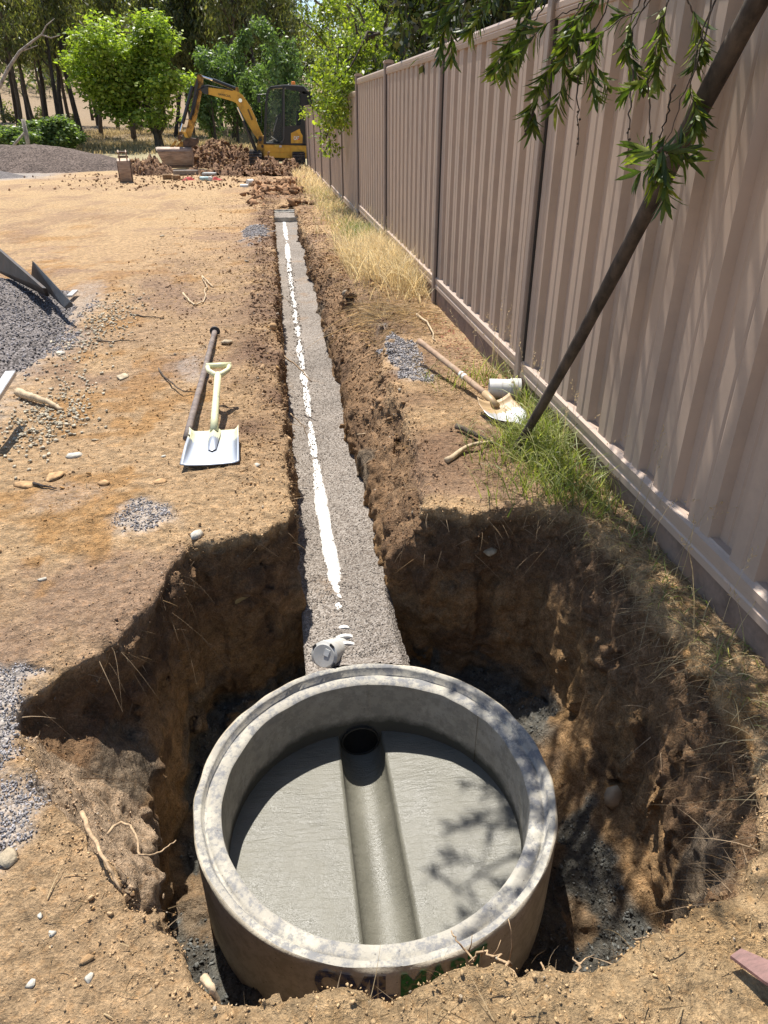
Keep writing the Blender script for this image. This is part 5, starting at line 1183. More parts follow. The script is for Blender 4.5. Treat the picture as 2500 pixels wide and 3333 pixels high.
stick([gp(440,2105,.0),gp(455,2130,.01),gp(478,2160,.0)],.010,M['pale'],'stubby pale root on the near rim at lower left','root','root',seed=28)
slab('bark_strip',[tuple(np.array(gp(1570,2085,.03))),tuple(np.array(gp(1640,2150,.04))),tuple(np.array(gp(1700,2190,.04))),tuple(np.array(gp(1700,2160,.05))),tuple(np.array(gp(1655,2115,.05))),tuple(np.array(gp(1590,2075,.04)))],.006,simple('red_bark',(.20,.10,.085),.6,var=.25,scale=20,bump=.3,stretch=(1,4,1)),'flat reddish brown strip of bark in the near right corner','bark')
print('things',time.time()-T0)
# ================================================================ PLANTS
def leafcloud(P,D,Nn,L,W,col,fold=.15,lance=False):
    """leaves: base P, direction D, normal Nn, length L, width W -> verts, quads, colours"""
    n=len(P); D=D/np.linalg.norm(D,axis=1,keepdims=True); S=np.cross(D,Nn); S/=np.linalg.norm(S,axis=1,keepdims=True)+1e-9; U=np.cross(S,D)
    L=np.broadcast_to(L,(n,))[:,None]; W=np.broadcast_to(W,(n,))[:,None]
    if lance:
        a=P; b=P+D*L*.35+S*W*.5+U*W*fold; c=P+D*L*.35-S*W*.5+U*W*fold; e=P+D*L*.75+S*W*.36-U*L*.05+U*W*fold; f=P+D*L*.75-S*W*.36-U*L*.05+U*W*fold; t=P+D*L-U*L*.12; m1=P+D*L*.35; m2=P+D*L*.75-U*L*.05
        V=np.stack([a,b,m1,c,e,m2,f,t],1).reshape(-1,3); o=(np.arange(n)*8)[:,None]
        Q=np.concatenate([o+np.array([[1,4,5,2]]),o+np.array([[2,5,6,3]]),],0); T=np.concatenate([o+np.array([[0,1,2]]),o+np.array([[0,2,3]]),o+np.array([[4,7,5]]),o+np.array([[5,7,6]])],0)
        return V,Q,T,np.repeat(col,8,0)
    V=np.stack([P,P+D*L*.5+S*W*.5+U*W*fold,P+D*L,P+D*L*.5-S*W*.5+U*W*fold],1).reshape(-1,3)
    Q=(np.arange(n)*4)[:,None]+np.array([[0,1,2,3]])
    return V,Q,None,np.repeat(col,4,0)
def blades(P,D,L,W,bend,col,rg,tipcol=None):
    """grass blades, 4 segments, curved away"""
    n=len(P); D=D/np.linalg.norm(D,axis=1,keepdims=True); a=rg.random(n)*2*np.pi; Bd=np.stack([np.cos(a),np.sin(a),-.25*np.ones(n)],1)
    S=np.cross(D,Bd); S/=np.linalg.norm(S,axis=1,keepdims=True)+1e-9
    rows=[]; k=5
    for i in range(k):
        t=i/(k-1); c=P+D*(L*t)[:,None]+Bd*(bend*L*t*t)[:,None]-np.array([0,0,1])*(bend*L*t**3*.5)[:,None]; w=(W*(1-t**1.5)*.5+.0002)[:,None]; rows+= [c+S*w,c-S*w]
    V=np.stack(rows,1).reshape(-1,3); o=(np.arange(n)*2*k)[:,None]
    Q=np.concatenate([o+np.array([[2*i,2*i+1,2*i+3,2*i+2]]) for i in range(k-1)],0)
    C_=np.repeat(col,2*k,0)
    return V,Q,None,C_
def mesh_parts(name,parts,smooth=False):
    V=[];Q=[];T=[];C_=[];o=0
    for v,q,t,c in parts:
        V.append(v); C_.append(c)
        if q is not None: Q.append(q+o)
        if t is not None: T.append(t+o)
        o+=len(v)
    return mesh_np(name,np.concatenate(V),Q=np.concatenate(Q) if Q else None,T=np.concatenate(T) if T else None,col=np.concatenate(C_),smooth=smooth)
def rdir(n,rg,zbias=0.):
    d=rg.standard_normal((n,3)); d[:,2]+=zbias; return d/np.linalg.norm(d,axis=1,keepdims=True)
# ---- branching skeleton
def skeleton(seed,h,r0,lean=(0,0),nb=7,spread=.5,first=.35,up=.6,sub=3,twist=.12):
    rn=random.Random(seed); tr=[];p=Vector((0,0,-.15)); d=Vector((lean[0],lean[1],1)).normalized(); n=12
    for i in range(n+1):
        tr.append(p.copy()); d=(d+Vector((rn.uniform(-1,1),rn.uniform(-1,1),0))*twist*.5).normalized(); d.z=max(d.z,.6); p=p+d*(h/n)
    tubes=[([tuple(q) for q in tr],[r0*(1.25-.0*i) if i==0 else r0*(1-.82*i/n) for i in range(n+1)])]; tips=[]
    for b in range(nb):
        t=first+(1-first)*(b+.5)/nb; i=min(int(t*n),n-1); s=tr[i].lerp(tr[i+1],t*n-i); a=rn.uniform(0,6.28)+b*2.4; L=h*spread*(1.15-.6*t)*rn.uniform(.7,1.15)
        dd=Vector((math.cos(a),math.sin(a),up*rn.uniform(.6,1.4))).normalized(); P=[s.copy()]; q=s.copy()
        for k in range(5):
            dd=(dd+Vector((rn.uniform(-.25,.25),rn.uniform(-.25,.25),rn.uniform(-.05,.25)))).normalized(); q=q+dd*L/5; P.append(q.copy())
            if k>=1: tips.append((q.copy(),L*.28))
        rb=r0*(1-.8*t)*.55; tubes.append(([tuple(x) for x in P],[rb*(1-.8*k/5) for k in range(6)]))
        for _ in range(sub):
            k=rn.randint(1,4); d2=(dd+Vector((rn.uniform(-1,1),rn.uniform(-1,1),rn.uniform(-.5,.6)))*.9).normalized(); q=P[k].copy(); P2=[q.copy()]
            for m in range(3): q=q+d2*L*.16; P2.append(q.copy()); tips.append((q.copy(),L*.22))
            tubes.append(([tuple(x) for x in P2],[rb*.45,rb*.35,rb*.2,rb*.1]))
    tips.append((tr[-1],h*.12)); return tubes,tips
def tree_meshes(seed,h,r0,nleaf,Ls,Ws,cols,sides=6,clump=1.,squash=.8,droop=0.,**k):
    tubes,tips=skeleton(seed,h,r0,**k); rg=np.random.default_rng(seed)
    mt=MB(); mt.tube(tubes[0][0],tubes[0][1],8)
    ml=MB(); 
    for P,r in tubes[1:]: ml.tube(P,r,5,cap=False)
    tw=np.array([t[1] for t in tips]); pr=tw**1.5; pr/=pr.sum(); idx=rg.choice(len(tips),nleaf,p=pr); c=np.array([tuple(t[0]) for t in tips])[idx]; rr=tw[idx]*clump
    off=rdir(nleaf,rg)*(rg.random(nleaf)**.45*rr)[:,None]; off[:,2]*=squash; P=c+off
    nrm=off/(np.linalg.norm(off,axis=1,keepdims=True)+1e-6)*.6+rdir(nleaf,rg)*.8+np.array([0,0,.35]); D=rdir(nleaf,rg)+np.array([0,0,-droop])
    cl=np.array(cols)[rg.integers(0,len(cols),nleaf)]*(.7+.6*rg.random((nleaf,1))); # tone differs from clump to clump
    ct=.8+.45*rg.random(len(tips)); cl=cl*ct[idx][:,None]
    L=Ls*(.6+.8*rg.random(nleaf)); part=leafcloud(P,D,nrm,L,Ws*(.6+.8*rg.random(nleaf)),cl)
    return mt,ml,mesh_parts('foliage',[part])
def plant_tree(name,data,mats,loc,rz,scale,label,cat='tree',group=None):
    root=empty(name,loc,rz,label,cat,group); root.scale=(scale,scale,scale) if not hasattr(scale,'__len__') else scale
    a,b,c=data
    for nm,me,m in (('trunk',a,mats[0]),('limbs',b,mats[0]),('foliage',c,mats[1])):
        if me is None: continue
        if not me.materials: me.materials.append(m)
        o=bpy.data.objects.new(nm,me); COL.objects.link(o); o.parent=root
    return root
def todata(t):
    mt,ml,lf=t; out=[]
    for k,mb in enumerate((mt,ml)):
        me=bpy.data.meshes.new('trunk' if k==0 else 'limbs'); me.from_pydata(mb.V,[],mb.F); me.polygons.foreach_set('use_smooth',np.ones(len(me.polygons),bool)); me.update(); out.append(me)
    return (out[0],out[1],lf)
olive=[(.13,.14,.055),(.17,.17,.07),(.10,.115,.045),(.20,.18,.09)]
gum=[todata(tree_meshes(100+s,13.5,.17,3800,.34,.11,olive,nb=12,spread=.24,first=.34,up=.9,sub=4,clump=1.15,droop=1.2,twist=.2,lean=(.05*(s-1.5),0),squash=1.3)) for s in range(5)]
gumd=[todata(tree_meshes(120+s,12.5,.19,8500,.30,.13,[(.075,.095,.04),(.10,.12,.05),(.06,.08,.035)],nb=14,spread=.26,first=.26,up=.8,sub=5,clump=1.2,droop=.8,twist=.16,squash=1.2)) for s in range(3)]
rn=random.Random(5)
LAB_A=['slim','leaning','tall','dark trunked','crooked','sparse','twin limbed','olive leaved','straight','forked']
def treeat(u,y):
    p=atY(u,300,y); return float(p[0]),y
GX=[]
spots=[(-40,58),(8,52),(30,66),(52,50),(70,74),(88,55),(104,62),(120,50),(135,70),(152,57),(172,64),(190,52),(212,75),(230,60),(255,68),(280,56),(302,72),(330,62),(352,80),(372,58),(398,70),(420,60),(440,76),(462,57),(484,66),(505,54),(520,78),(540,62),(562,70),(584,56),(604,66),(625,60),(640,74),(-80,66),(15,84),(110,88),(200,90),(270,92),(345,95),(430,92),(500,90),(590,88)]
for k,(u,y) in enumerate(spots):
    x,_=treeat(u,y+rn.uniform(-2,2)); y=y; z=float(Hbase(x,y)); dark=(u>430 and k%2==0) or (u>330 and k%3==0)
    data=gumd[k%3] if dark else gum[k%5]
    GX.append(plant_tree('gum_tree',data,(M['barkdark'] if k%3 else M['bark'],M['leaf']),(x,y,z),rn.uniform(0,6.28),rn.uniform(.8,1.12),'gum tree with a dark thin trunk and olive leaves in the woodland behind the yard','gum tree','gum trees of the woodland behind the yard'))
# far scrub mass closing the woodland
def scrub(name,x0,x1,y0,y1,n,hmax,L,W,cols,label,seed,kind='stuff',hpow=1.4):
    rg=np.random.default_rng(seed); m=max(6,n//140); cx=rg.uniform(x0,x1,m); cy=rg.uniform(y0,y1,m); ch=hmax*(.25+.75*rg.random(m)**hpow); cr=ch*(.35+.4*rg.random(m)); i=rg.integers(0,m,n)
    off=rdir(n,rg)*(rg.random(n)**.4)[:,None]; P=np.stack([cx[i]+off[:,0]*cr[i],cy[i]+off[:,1]*cr[i],Hbase(cx[i],cy[i])+ch[i]*.5+off[:,2]*ch[i]*.5],1)
    ct=(.6+.8*rg.random(m))[i][:,None]; cl=np.array(cols)[rg.integers(0,len(cols),n)]*ct*(.7+.6*rg.random((n,1)))
    part=leafcloud(P,rdir(n,rg),rdir(n,rg,.6),L*(.6+.8*rg.random(n)),W*(.6+.8*rg.random(n)),cl)
    return tag(link(name,mesh_parts(name,[part]),M['leaf']),kind=kind,label=label,cat='scrub')
scrub('far_woodland',-115,75,135,185,30000,17,.9,.5,[(.12,.14,.07),(.15,.16,.085),(.17,.165,.10)],'dense far belt of olive woodland, paled for haze, behind the nearer gum trees',3,hpow=.5)  # light olive leaf colours carry the distance haze
scrub('mid_scrub',-60,12,62,100,7000,2.2,.3,.16,[(.12,.14,.06),(.16,.16,.07),(.2,.18,.09)],'low olive scrub between the woodland trunks',4)
# big bright green tree
bt=todata(tree_meshes(301,4.3,.20,22000,.19,.12,[(.24,.31,.045),(.30,.37,.06),(.15,.21,.035),(.35,.41,.09)],nb=11,spread=.95,first=.16,up=.75,sub=6,clump=.85,droop=.6,squash=.75))
p=atY(316,320,46.); z=float(Hbase(p[0],46))
plant_tree('broadleaf_tree',bt,(M['bark'],M['leaf']),(float(p[0])+.75,46.,z),.6,(1.45,1.3,.93),'big bright green broadleaf tree with a low round crown left of the excavator')
# softer grey green trees behind the boom
mid=[(.14,.21,.08),(.18,.25,.10),(.11,.16,.06)]
mt_=[todata(tree_meshes(310+s,4.6,.10,6500,.22,.09,mid,nb=14,spread=.42,first=.1,up=.9,sub=5,clump=1.2,droop=.5,squash=1.1)) for s in range(2)]
for k,(u,y,s,lab) in enumerate([(468,46,.95,'soft grey green tree behind the excavator boom'),(515,49,1.1,'soft green tree between boom and cab'),(556,47,.8,'soft green tree just left of the cab'),(610,45,1.1,'soft green tree behind the cab roof')]):
    p=atY(u,320,y); plant_tree('green_tree',mt_[k%2],(M['bark'],M['leaf']),(float(p[0]),y,float(Hbase(p[0],y))),k*1.9,s,lab)
# leafy shrubs at left
sh=[todata(tree_meshes(320+s,1.5,.04,3800,.15,.11,[(.16,.22,.08),(.20,.26,.10),(.12,.17,.06)],nb=10,spread=.75,first=.03,up=.7,sub=5,clump=1.3)) for s in range(2)]
for k,(u,y,s,lab) in enumerate([(60,41,1.0,'low leafy bramble shrub behind the brown gravel heap'),(95,40,1.15,'low bramble shrub right of the heap top'),(125,42,.95,'small bramble shrub at the right end of the thicket'),(28,43,.9,'small bramble shrub at the far left'),(150,44,.7,'last low shrub before the dry paddock'),(118,45,.9,'rear bramble shrub behind the others')]):
    p=atY(u,310,y); plant_tree('bramble_shrub',sh[k%2],(M['barkdark'],M['leaf']),(float(p[0]),y,float(Hbase(p[0],y))),k*1.3,(s*1.2,s*1.2,s*.75 if k<5 else s),lab,'shrub')
# dead pale leaning tree at the left, post with brace
def wp(u,v,y): return tuple(float(q) for q in atY(u,v,y))
P=[wp(-30,230,33),wp(0,185,33),wp(18,148,33),wp(42,112,33),wp(72,88,33),wp(90,75,33),wp(100,55,33),wp(118,40,33)]; c=Vector(P[0])
mb=MB(); mb.tube([tuple(Vector(q)-c) for q in P],[.075,.07,.06,.05,.04,.03,.02,.01],8)
mb.tube([tuple(Vector(wp(*q,33))-c) for q in ((90,75),(110,82),(130,76))],[.035,.025,.01],6); mb.tube([tuple(Vector(wp(*q,33))-c) for q in ((42,112),(65,104),(82,98))],[.03,.02,.01],6)
tag(mb.build('dead_branch',M['barkpale'],loc=tuple(c),smooth='all'),'long bare pale branch arching in from the left edge','branch')
p=at_ground(58,300); p=Vector(wp(58,300,38)); zb=float(Hbase(p.x,38)); root=empty('fence_post',(p.x,38,zb),0,'grey timber fence post with a diagonal brace above the brown heap','post')
mb=MB(); mb.tube([(0,0,-.1),(.02,0,1.55)],[.10,.09],8); mb.build('post',M['barkpale'],root,smooth='all'); mb=MB(); mb.tube([(-1.1,0,.1),(.0,0,1.05)],[.06,.05],7); mb.build('brace',M['barkpale'],root,smooth='all')
# overhanging shrub beyond the fence, dark and yellow-green
def canopy(name,segs,nleaf,L,W,cols,label,cat,seed,mat=None,droop=.5,trunk=None,lance=False,rad=.3,base=(0,0,0),bmat=None,tips_only=False,gap=0.):
    """tree from explicit limb polylines; leaves gather round them"""
    rg=np.random.default_rng(seed); root=empty(name,base,0,label,cat); b=Vector(base)
    mb=MB(); 
    for P,r in segs:
        mb.tube([tuple(Vector(q)-b) for q in P],[r*(1-.75*k/(len(P)-1)) for k in range(len(P))],7)
    mb.build('branches',bmat or M['bark'],root,smooth='all')
    pts=[];wts=[]
    for P,r in segs:
        P=np.array(P); 
        for k in range(len(P)-1):
            m=int(np.linalg.norm(P[k+1]-P[k])/.06)+1
            for t in np.linspace(0,1,m): pts.append(P[k]*(1-t)+P[k+1]*t); wts.append((.25+k/(len(P)-1)) if not tips_only else (k>=len(P)-3))
    pts=np.array(pts);wts=np.array(wts,float); wts/=wts.sum(); nc=max(20,nleaf//45); ci=rg.choice(len(pts),nc,p=wts); cen=pts[ci]+rdir(nc,rg)*(rad*rg.random(nc)**.6)[:,None]
    i=rg.integers(0,nc,nleaf); off=rdir(nleaf,rg)*(rad*.42*rg.random(nleaf)**.5)[:,None]; P=cen[i]+off-np.array(base)
    ct=(.7+.6*rg.random(nc))[i][:,None]; cl=np.array(cols)[rg.integers(0,len(cols),nleaf)]*ct*(.75+.5*rg.random((nleaf,1)))
    D=rdir(nleaf,rg)+np.array([0,0,-droop]); part=leafcloud(P,D,rdir(nleaf,rg,.8),L*(.7+.6*rg.random(nleaf)),W*(.7+.6*rg.random(nleaf)),cl,lance=lance)
    link('foliage',mesh_parts('foliage',[part]),mat or M['leaf'],root); return root
rn=random.Random(9); segs=[]
def limb(a,b,n=6,w=.25,sag=0.):
    a=Vector(a);b=Vector(b); P=[]
    for k in range(n+1):
        t=k/n; q=a.lerp(b,t); j=w*math.sin(t*3.14); P.append(tuple(q+Vector((rn.uniform(-j,j),rn.uniform(-j,j),rn.uniform(-j,j)+sag*math.sin(t*3.14)))))
    return P
# yellow-green shrub leaning over the fence at 13-20 m
for k in range(26):
    y=rn.uniform(14.5,19.5); a=(2.6+rn.uniform(-.3,.6),y,-.6); 
    b=(rn.uniform(.8,2.3),y+rn.uniform(-1.2,1.0),rn.uniform(.5,3.3)); segs.append((limb(a,b,6,.2,.35),.05))
for k in range(9):
    y=rn.uniform(13.5,17); a=(1.9,y,1.1); b=(rn.uniform(.95,1.3),y-rn.uniform(.2,.8),rn.uniform(-.45,.35)); segs.append((limb(a,b,5,.12,.3),.025))
segs.append(([(2.8,16.5,-1.6),(2.7,16.6,-.2),(2.6,16.5,1.2)],.14))
canopy('overhanging_shrub',segs,24000,.07,.042,[(.24,.30,.04),(.32,.36,.06),(.16,.21,.035),(.10,.14,.03)],'yellow green small leaved shrub spilling over the fence beside the excavator','shrub',5,rad=.42,base=(2.8,16.5,-1.6))
# tree behind the fence, 6-14 m; near-black leaf colours stand for shade
segs=[]
for k in range(40):
    y=rn.uniform(7.5,14.5); segs.append((limb((3.2+rn.uniform(-.5,.8),y,-.4),(rn.uniform(1.7,5.0),y+rn.uniform(-1.5,1.5),rn.uniform(.6,3.2)),6,.3,.2),.035))
for k in range(90):
    y=rn.uniform(6.5,13.5); x=rn.uniform(1.75,3.6); z=rn.uniform(1.0,2.3); segs.append((limb((x,y,z),(x+rn.uniform(-.4,.3),y+rn.uniform(-.4,.4),z-rn.uniform(.4,1.0)),4,.06),.006))
segs.append(([(3.4,10.5,-1.6),(3.3,10.6,0),(3.0,10.5,1.6),(2.7,10.2,2.8)],.20))
canopy('dark_tree',segs,26000,.11,.05,[(.03,.045,.015),(.045,.06,.02),(.06,.055,.03),(.025,.035,.014)],'dense green tree coloured dark for its shade, with hanging bare twigs behind the fence','tree',6,rad=.45,base=(3.4,10.5,-1.6),droop=.9)
segs=[]
for k in range(24):
    y=rn.uniform(18,27); segs.append((limb((3.2,y,-.8),(rn.uniform(1.6,4.5),y+rn.uniform(-1.5,1.5),rn.uniform(.8,5.2)),6,.3,.3),.05))
segs.append(([(3.3,22,-1.9),(3.3,22,0),(3.2,22,2.5)],.20))
canopy('dark_tree',segs,15000,.17,.10,[(.06,.09,.025),(.09,.12,.03),(.04,.06,.02)],'mid green tree behind the far end of the fence','tree',16,rad=.6,base=(3.3,22,-1.9))
print('trees',time.time()-T0)
# ---- bottlebrush over the near fence
bb=(2.35,3.4,-1.5); root=empty('bottlebrush_tree',bb,0,'bottlebrush tree behind the near fence with weeping leafy twigs hanging over it','tree'); B=Vector(bb)
def dp(u,v,d):  # point at depth d (m along the view axis) on the line of sight
    r=ray(u,v); return r*d
rg=np.random.default_rng(77); tw=[];cl=[]
trunk=[(2.35,3.4,-1.6),(2.30,3.45,-.6),(2.2,3.3,.5),(1.95,3.1,1.3)]
limbs=[([(1.5,3.3,1.2),(1.1,3.3,1.1),(.65,3.1,1.05),(.30,3.0,1.0),(.12,2.9,.95)],.016),([(1.1,3.5,1.3),(.8,3.3,1.15),(.55,3.2,1.1),(.35,3.25,1.1)],.014),([(1.3,2.9,1.2),(.95,2.95,1.05),(.6,2.8,.95),(.34,2.65,.85)],.014),([(1.1,3.3,1.1),(.8,3.5,1.2),(.5,3.5,1.25)],.012),([(2.2,3.3,.5),(1.8,3.0,1.0),(1.35,2.6,1.25),(.95,2.35,1.15),(.65,2.3,.85)],.045),([(1.95,3.1,1.3),(1.5,2.6,1.6),(1.15,2.0,1.5),(1.0,1.7,1.2)],.04),([(2.2,3.3,.7),(1.7,3.4,1.2),(1.1,3.5,1.3),(.75,3.6,1.0)],.035),([(2.1,3.2,.9),(1.9,2.5,1.2),(1.6,1.9,1.1),(1.45,1.6,.8)],.035),([(1.95,3.1,1.3),(1.6,3.0,1.9),(1.2,2.7,2.2),(.8,2.5,2.2)],.035),([(1.95,3.1,1.3),(2.0,2.4,1.8),(1.9,1.6,1.9)],.035),([(2.1,3.2,.9),(1.7,4.2,1.2),(1.5,5.0,1.1)],.03),([(1.7,3.0,1.15),(1.3,3.2,1.0),(.95,3.1,.85),(.78,3.1,.6)],.02),([(1.5,3.3,1.2),(1.1,3.25,1.05),(.70,3.05,.95),(.36,2.85,.85)],.018),([(1.5,3.3,1.2),(1.1,3.4,1.4),(.75,3.35,1.45),(.42,3.2,1.35)],.018),([(1.9,3.0,1.0),(1.5,2.7,.9),(1.1,2.45,.85),(.85,2.3,.75)],.02),([(1.95,3.1,1.3),(1.7,2.6,1.0),(1.5,2.2,.85)],.02),([(1.5,2.6,1.6),(1.2,2.2,1.1),(1.05,1.9,.8)],.02)]
twigs=[ # hanging twigs seen in front of the fence: (polyline in display pixels, depth)
 ([(1230,-90),(1190,-30),(1130,60),(1085,110),(1062,160)],2.35,[(.50,.62),(.66,.95)]),
 ([(1210,-60),(1165,30),(1130,75),(1112,130)],2.45,[(.55,.9)]),
 ([(1350,-90),(1275,20),(1225,80),(1195,140),(1165,190),(1145,240)],2.25,[(.2,.50),(.86,1.0)]),
 ([(1300,-80),(1265,0),(1225,60),(1200,130),(1180,160)],2.2,[(.45,1.0)]),
 ([(1320,-80),(1270,10),(1240,70),(1215,140),(1230,165)],2.15,[(.45,1.0)]),
 ([(1330,-60),(1310,20),(1285,60),(1275,115),(1262,135)],2.2,[(.6,.98)]),
 ([(1390,-60),(1380,20),(1300,70),(1280,110),(1268,130)],2.1,[(.7,1.0)]),
 ([(1400,-50),(1390,20),(1370,60),(1352,110),(1360,135)],2.1,[(.62,1.0)]),
 ([(1450,-40),(1440,10),(1425,60),(1415,120),(1418,160)],2.0,[(.62,1.0),(.25,.4)]),
 ([(1470,-40),(1500,30),(1515,60),(1510,120),(1500,150)],2.0,[(.35,.9)]),
 ([(1560,-60),(1540,-10),(1520,60),(1500,140),(1492,200),(1512,240),(1508,262)],1.95,[(.72,1.0)]),
 ([(1560,-60),(1530,40),(1500,150),(1470,220),(1440,290),(1425,330)],1.9,[(.90,1.0)]),
 ([(1425,325),(1410,330),(1395,322)],1.9,[(0,1.0)]),
 ([(1430,320),(1432,345),(1438,372)],1.88,[(0,.9)]),
 ([(1420,325),(1450,330),(1478,320)],1.88,[(0,1.0)]),
 ([(1060,-80),(1010,-20),(960,15),(938,45)],2.5,[(.5,1.0)]),
 ([(1060,-70),(1000,0),(975,35),(955,75)],2.5,[(.55,1.0)]),
 ([(1110,-80),(1070,-20),(1045,20),(1020,60)],2.5,[(.5,1.0)]),
 ([(1180,-80),(1170,-20),(1150,0),(1130,20)],2.4,[(.5,1.0)]),
 ([(1440,-60),(1410,-10),(1390,20),(1345,35)],2.1,[(.7,1.0)]),
 ([(1300,-40),(1240,20),(1180,50),(1165,62)],2.3,[(.85,1.0)]),
 ([(1250,100),(1248,200),(1250,290),(1246,335)],2.2,[]),
 ([(1365,140),(1362,250),(1358,300),(1352,365)],2.1,[]),
 ([(1400,150),(1402,260),(1405,380)],2.1,[]),([(1460,180),(1430,280),(1408,372)],2.05,[]),([(1175,170),(1150,240),(1130,300)],2.3,[])]
mbT=MB(); mbT.tube([tuple(Vector(q)-B) for q in trunk],[.075,.065,.055,.04],10); mbT.build('trunk',M['bark'],root,smooth='all')
mbL=MB()
for P,r in limbs: mbL.tube([tuple(Vector(q)-B) for q in P],[r*(1-.7*k/(len(P)-1)) for k in range(len(P))],8)
mbW=mbL; LP=[];LD=[];LN=[];LL=[];LC=[]
def cluster(q,d,n,L=.070):
    d=d/np.linalg.norm(d)
    for _ in range(n):
        a=rg.standard_normal(3); a-=d*(a@d); a/=np.linalg.norm(a)+1e-9; s=rg.uniform(.5,1.2); dd=d*1.0+a*s+np.array([0,0,-.15]); LP.append(q); LD.append(dd); LN.append(np.cross(np.cross(dd,d),dd)+.2*rg.standard_normal(3)); LL.append(L*rg.uniform(.7,1.25))
        LC.append(np.array(random.choice([(.08,.12,.025),(.11,.155,.03),(.06,.095,.025),(.16,.20,.04),(.25,.28,.05)]))*rg.uniform(.75,1.25))
for pl,dep_,cs_ in twigs:
    P=np.array([dp(u,v,dep_+.02*i) for i,(u,v) in enumerate(pl)]); seg=np.linalg.norm(np.diff(P,axis=0),axis=1); cum=np.r_[0,np.cumsum(seg)]; T_=cum/cum[-1]
    if pl[0][1]<0:
        best=min((((Vector(q)-Vector(P[0])).length,tuple(q)) for PP,_ in limbs for q in [tuple(Vector(PP[i]).lerp(Vector(PP[i+1]),t)) for i in range(len(PP)-1) for t in (0,.33,.66,1)]),key=lambda z:z[0])[1]
        A_=Vector(best);Z_=Vector(P[0]); m_=(A_+Z_)/2+Vector((0,0,.06)); mbW.tube([tuple(A_-B),tuple(m_-B),tuple(Z_-B)],[.006,.0045,.0034],6)
    S_=np.stack([np.interp(np.linspace(0,1,18),T_,P[:,k]) for k in range(3)],1)+rg.normal(0,.003,(18,3)); mbW.tube([tuple(Vector(q)-B) for q in S_],[.0032-.0022*k/17 for k in range(18)],5)
    for a,b in cs_:
        m=max(3,int((b-a)*cum[-1]/.0085))
        for t in np.linspace(a,b,m):
            q=np.array([np.interp(t,T_,P[:,k]) for k in range(3)]); t2=min(1,t+.05);t1=t2-.08; d=np.array([np.interp(t2,T_,P[:,k])-np.interp(t1,T_,P[:,k]) for k in range(3)])
            cluster(q,d,2 if t<b-.02 else 7)
    if not cs_:
        for t in (.6,.66,.72,.85,.9):
            q=np.array([np.interp(t,T_,P[:,k]) for k in range(3)])+rg.normal(0,.003,3); mbW.lathe([(0,-.004),(.0038,-.002),(.0038,.002),(0,.004)],6,tuple(q-np.array(bb)))
# side sprigs thicken the hanging sprays
for pl,dep_,cs_ in twigs:
    P=np.array([dp(u,v,dep_+.02*i) for i,(u,v) in enumerate(pl)]); T_=np.linspace(0,1,len(P))
    for a,b in cs_:
        for _ in range(1):
            t=rg.uniform(a,b); q=np.array([np.interp(t,T_,P[:,k]) for k in range(3)]); d=rg.standard_normal(3)*.6+np.array([-.25,-.1,-1.]); d/=np.linalg.norm(d); e=q+d*rg.uniform(.05,.13)
            mbW.tube([tuple(Vector(q)-B),tuple(Vector(e)-B)],[.0016,.0008],4)
            for s in np.linspace(.3,1,6): cluster(q*(1-s)+e*s,e-q,2)
            cluster(e,e-q,5)
# canopy above the frame that throws the dapple: leafy twigs around limb ends
for P,r in limbs:
    P=np.array(P)
    for _ in range(20):
        t=rg.uniform(.35,1); i=min(int(t*(len(P)-1)),len(P)-2); q=P[i]*(1-(t*(len(P)-1)-i))+P[i+1]*(t*(len(P)-1)-i)
        d=rg.standard_normal(3); d[2]=-abs(d[2])*.3; d/=np.linalg.norm(d); L=rg.uniform(.15,.42); e=q+d*L
        if e[2]<.28+.115*max(e[1],0)+.05: e[2]=.33+.115*max(e[1],0)+.1*rg.random()
        if e[0]<.08 or (e[0]<.26 and rg.random()<.5): continue
        mbW.tube([tuple(Vector(q)-B),tuple(Vector((q+e)/2+rg.normal(0,.02,3))-B),tuple(Vector(e)-B)],[.004,.003,.0015],5)
        for s in np.linspace(.45,1,9): cluster(q*(1-s)+e*s,e-q,2)
        cluster(e,e-q,6)
mbW.build('branches',M['bark'],root,smooth='all')
LP=np.array(LP)-np.array(bb); part=leafcloud(LP,np.array(LD),np.array(LN)+1e-4,np.array(LL),np.full(len(LP),.0135),np.array(LC),fold=.12,lance=True)
link('foliage',mesh_parts('foliage',[part]),M['leaf'],root)
print('bottlebrush leaves',len(LP),time.time()-T0)
# ---- grasses
def zat(x,y):
    """vectorised built-ground height (near part from the dug mesh)"""
    z=H(x,y,False); return z
ui=UPI; 
def samp(x0,x1,y0,y1,n,rg,dens=None):
    m=(NV[ui,0]>x0)&(NV[ui,0]<x1)&(NV[ui,1]>y0)&(NV[ui,1]<y1); c=ui[m]; 
    w=(np.maximum(NV[c,1],1.)**2)
    if dens is not None: w=w*dens(NV[c,0],NV[c,1])
    w=w/w.sum(); return NV[rg.choice(c,n,p=w)]+rg.normal(0,.006,(n,3))*[1,1,0]
def grass(name,P,L,W,bend,cols,label,rg,up=1.,mat='dryleaf'):
    n=len(P); D=rdir(n,rg)*.42+np.array([0,0,up]); cl=np.array(cols)[rg.integers(0,len(cols),n)]*(.7+.6*rg.random((n,1)))
    part=blades(P-np.array([0,0,.01]),D,L,W,bend,cl,rg); return tag(link(name,mesh_parts(name,[part]),M[mat]),kind='stuff',label=label,cat='grass')
straw=[(.72,.60,.37),(.80,.70,.46),(.62,.50,.30),(.48,.39,.22)]; green=[(.22,.25,.07),(.30,.32,.10),(.15,.19,.05),(.42,.40,.18)]
rg=np.random.default_rng(5)
fen=lambda x,y: np.exp(-((x-1.28)/.22)**2)
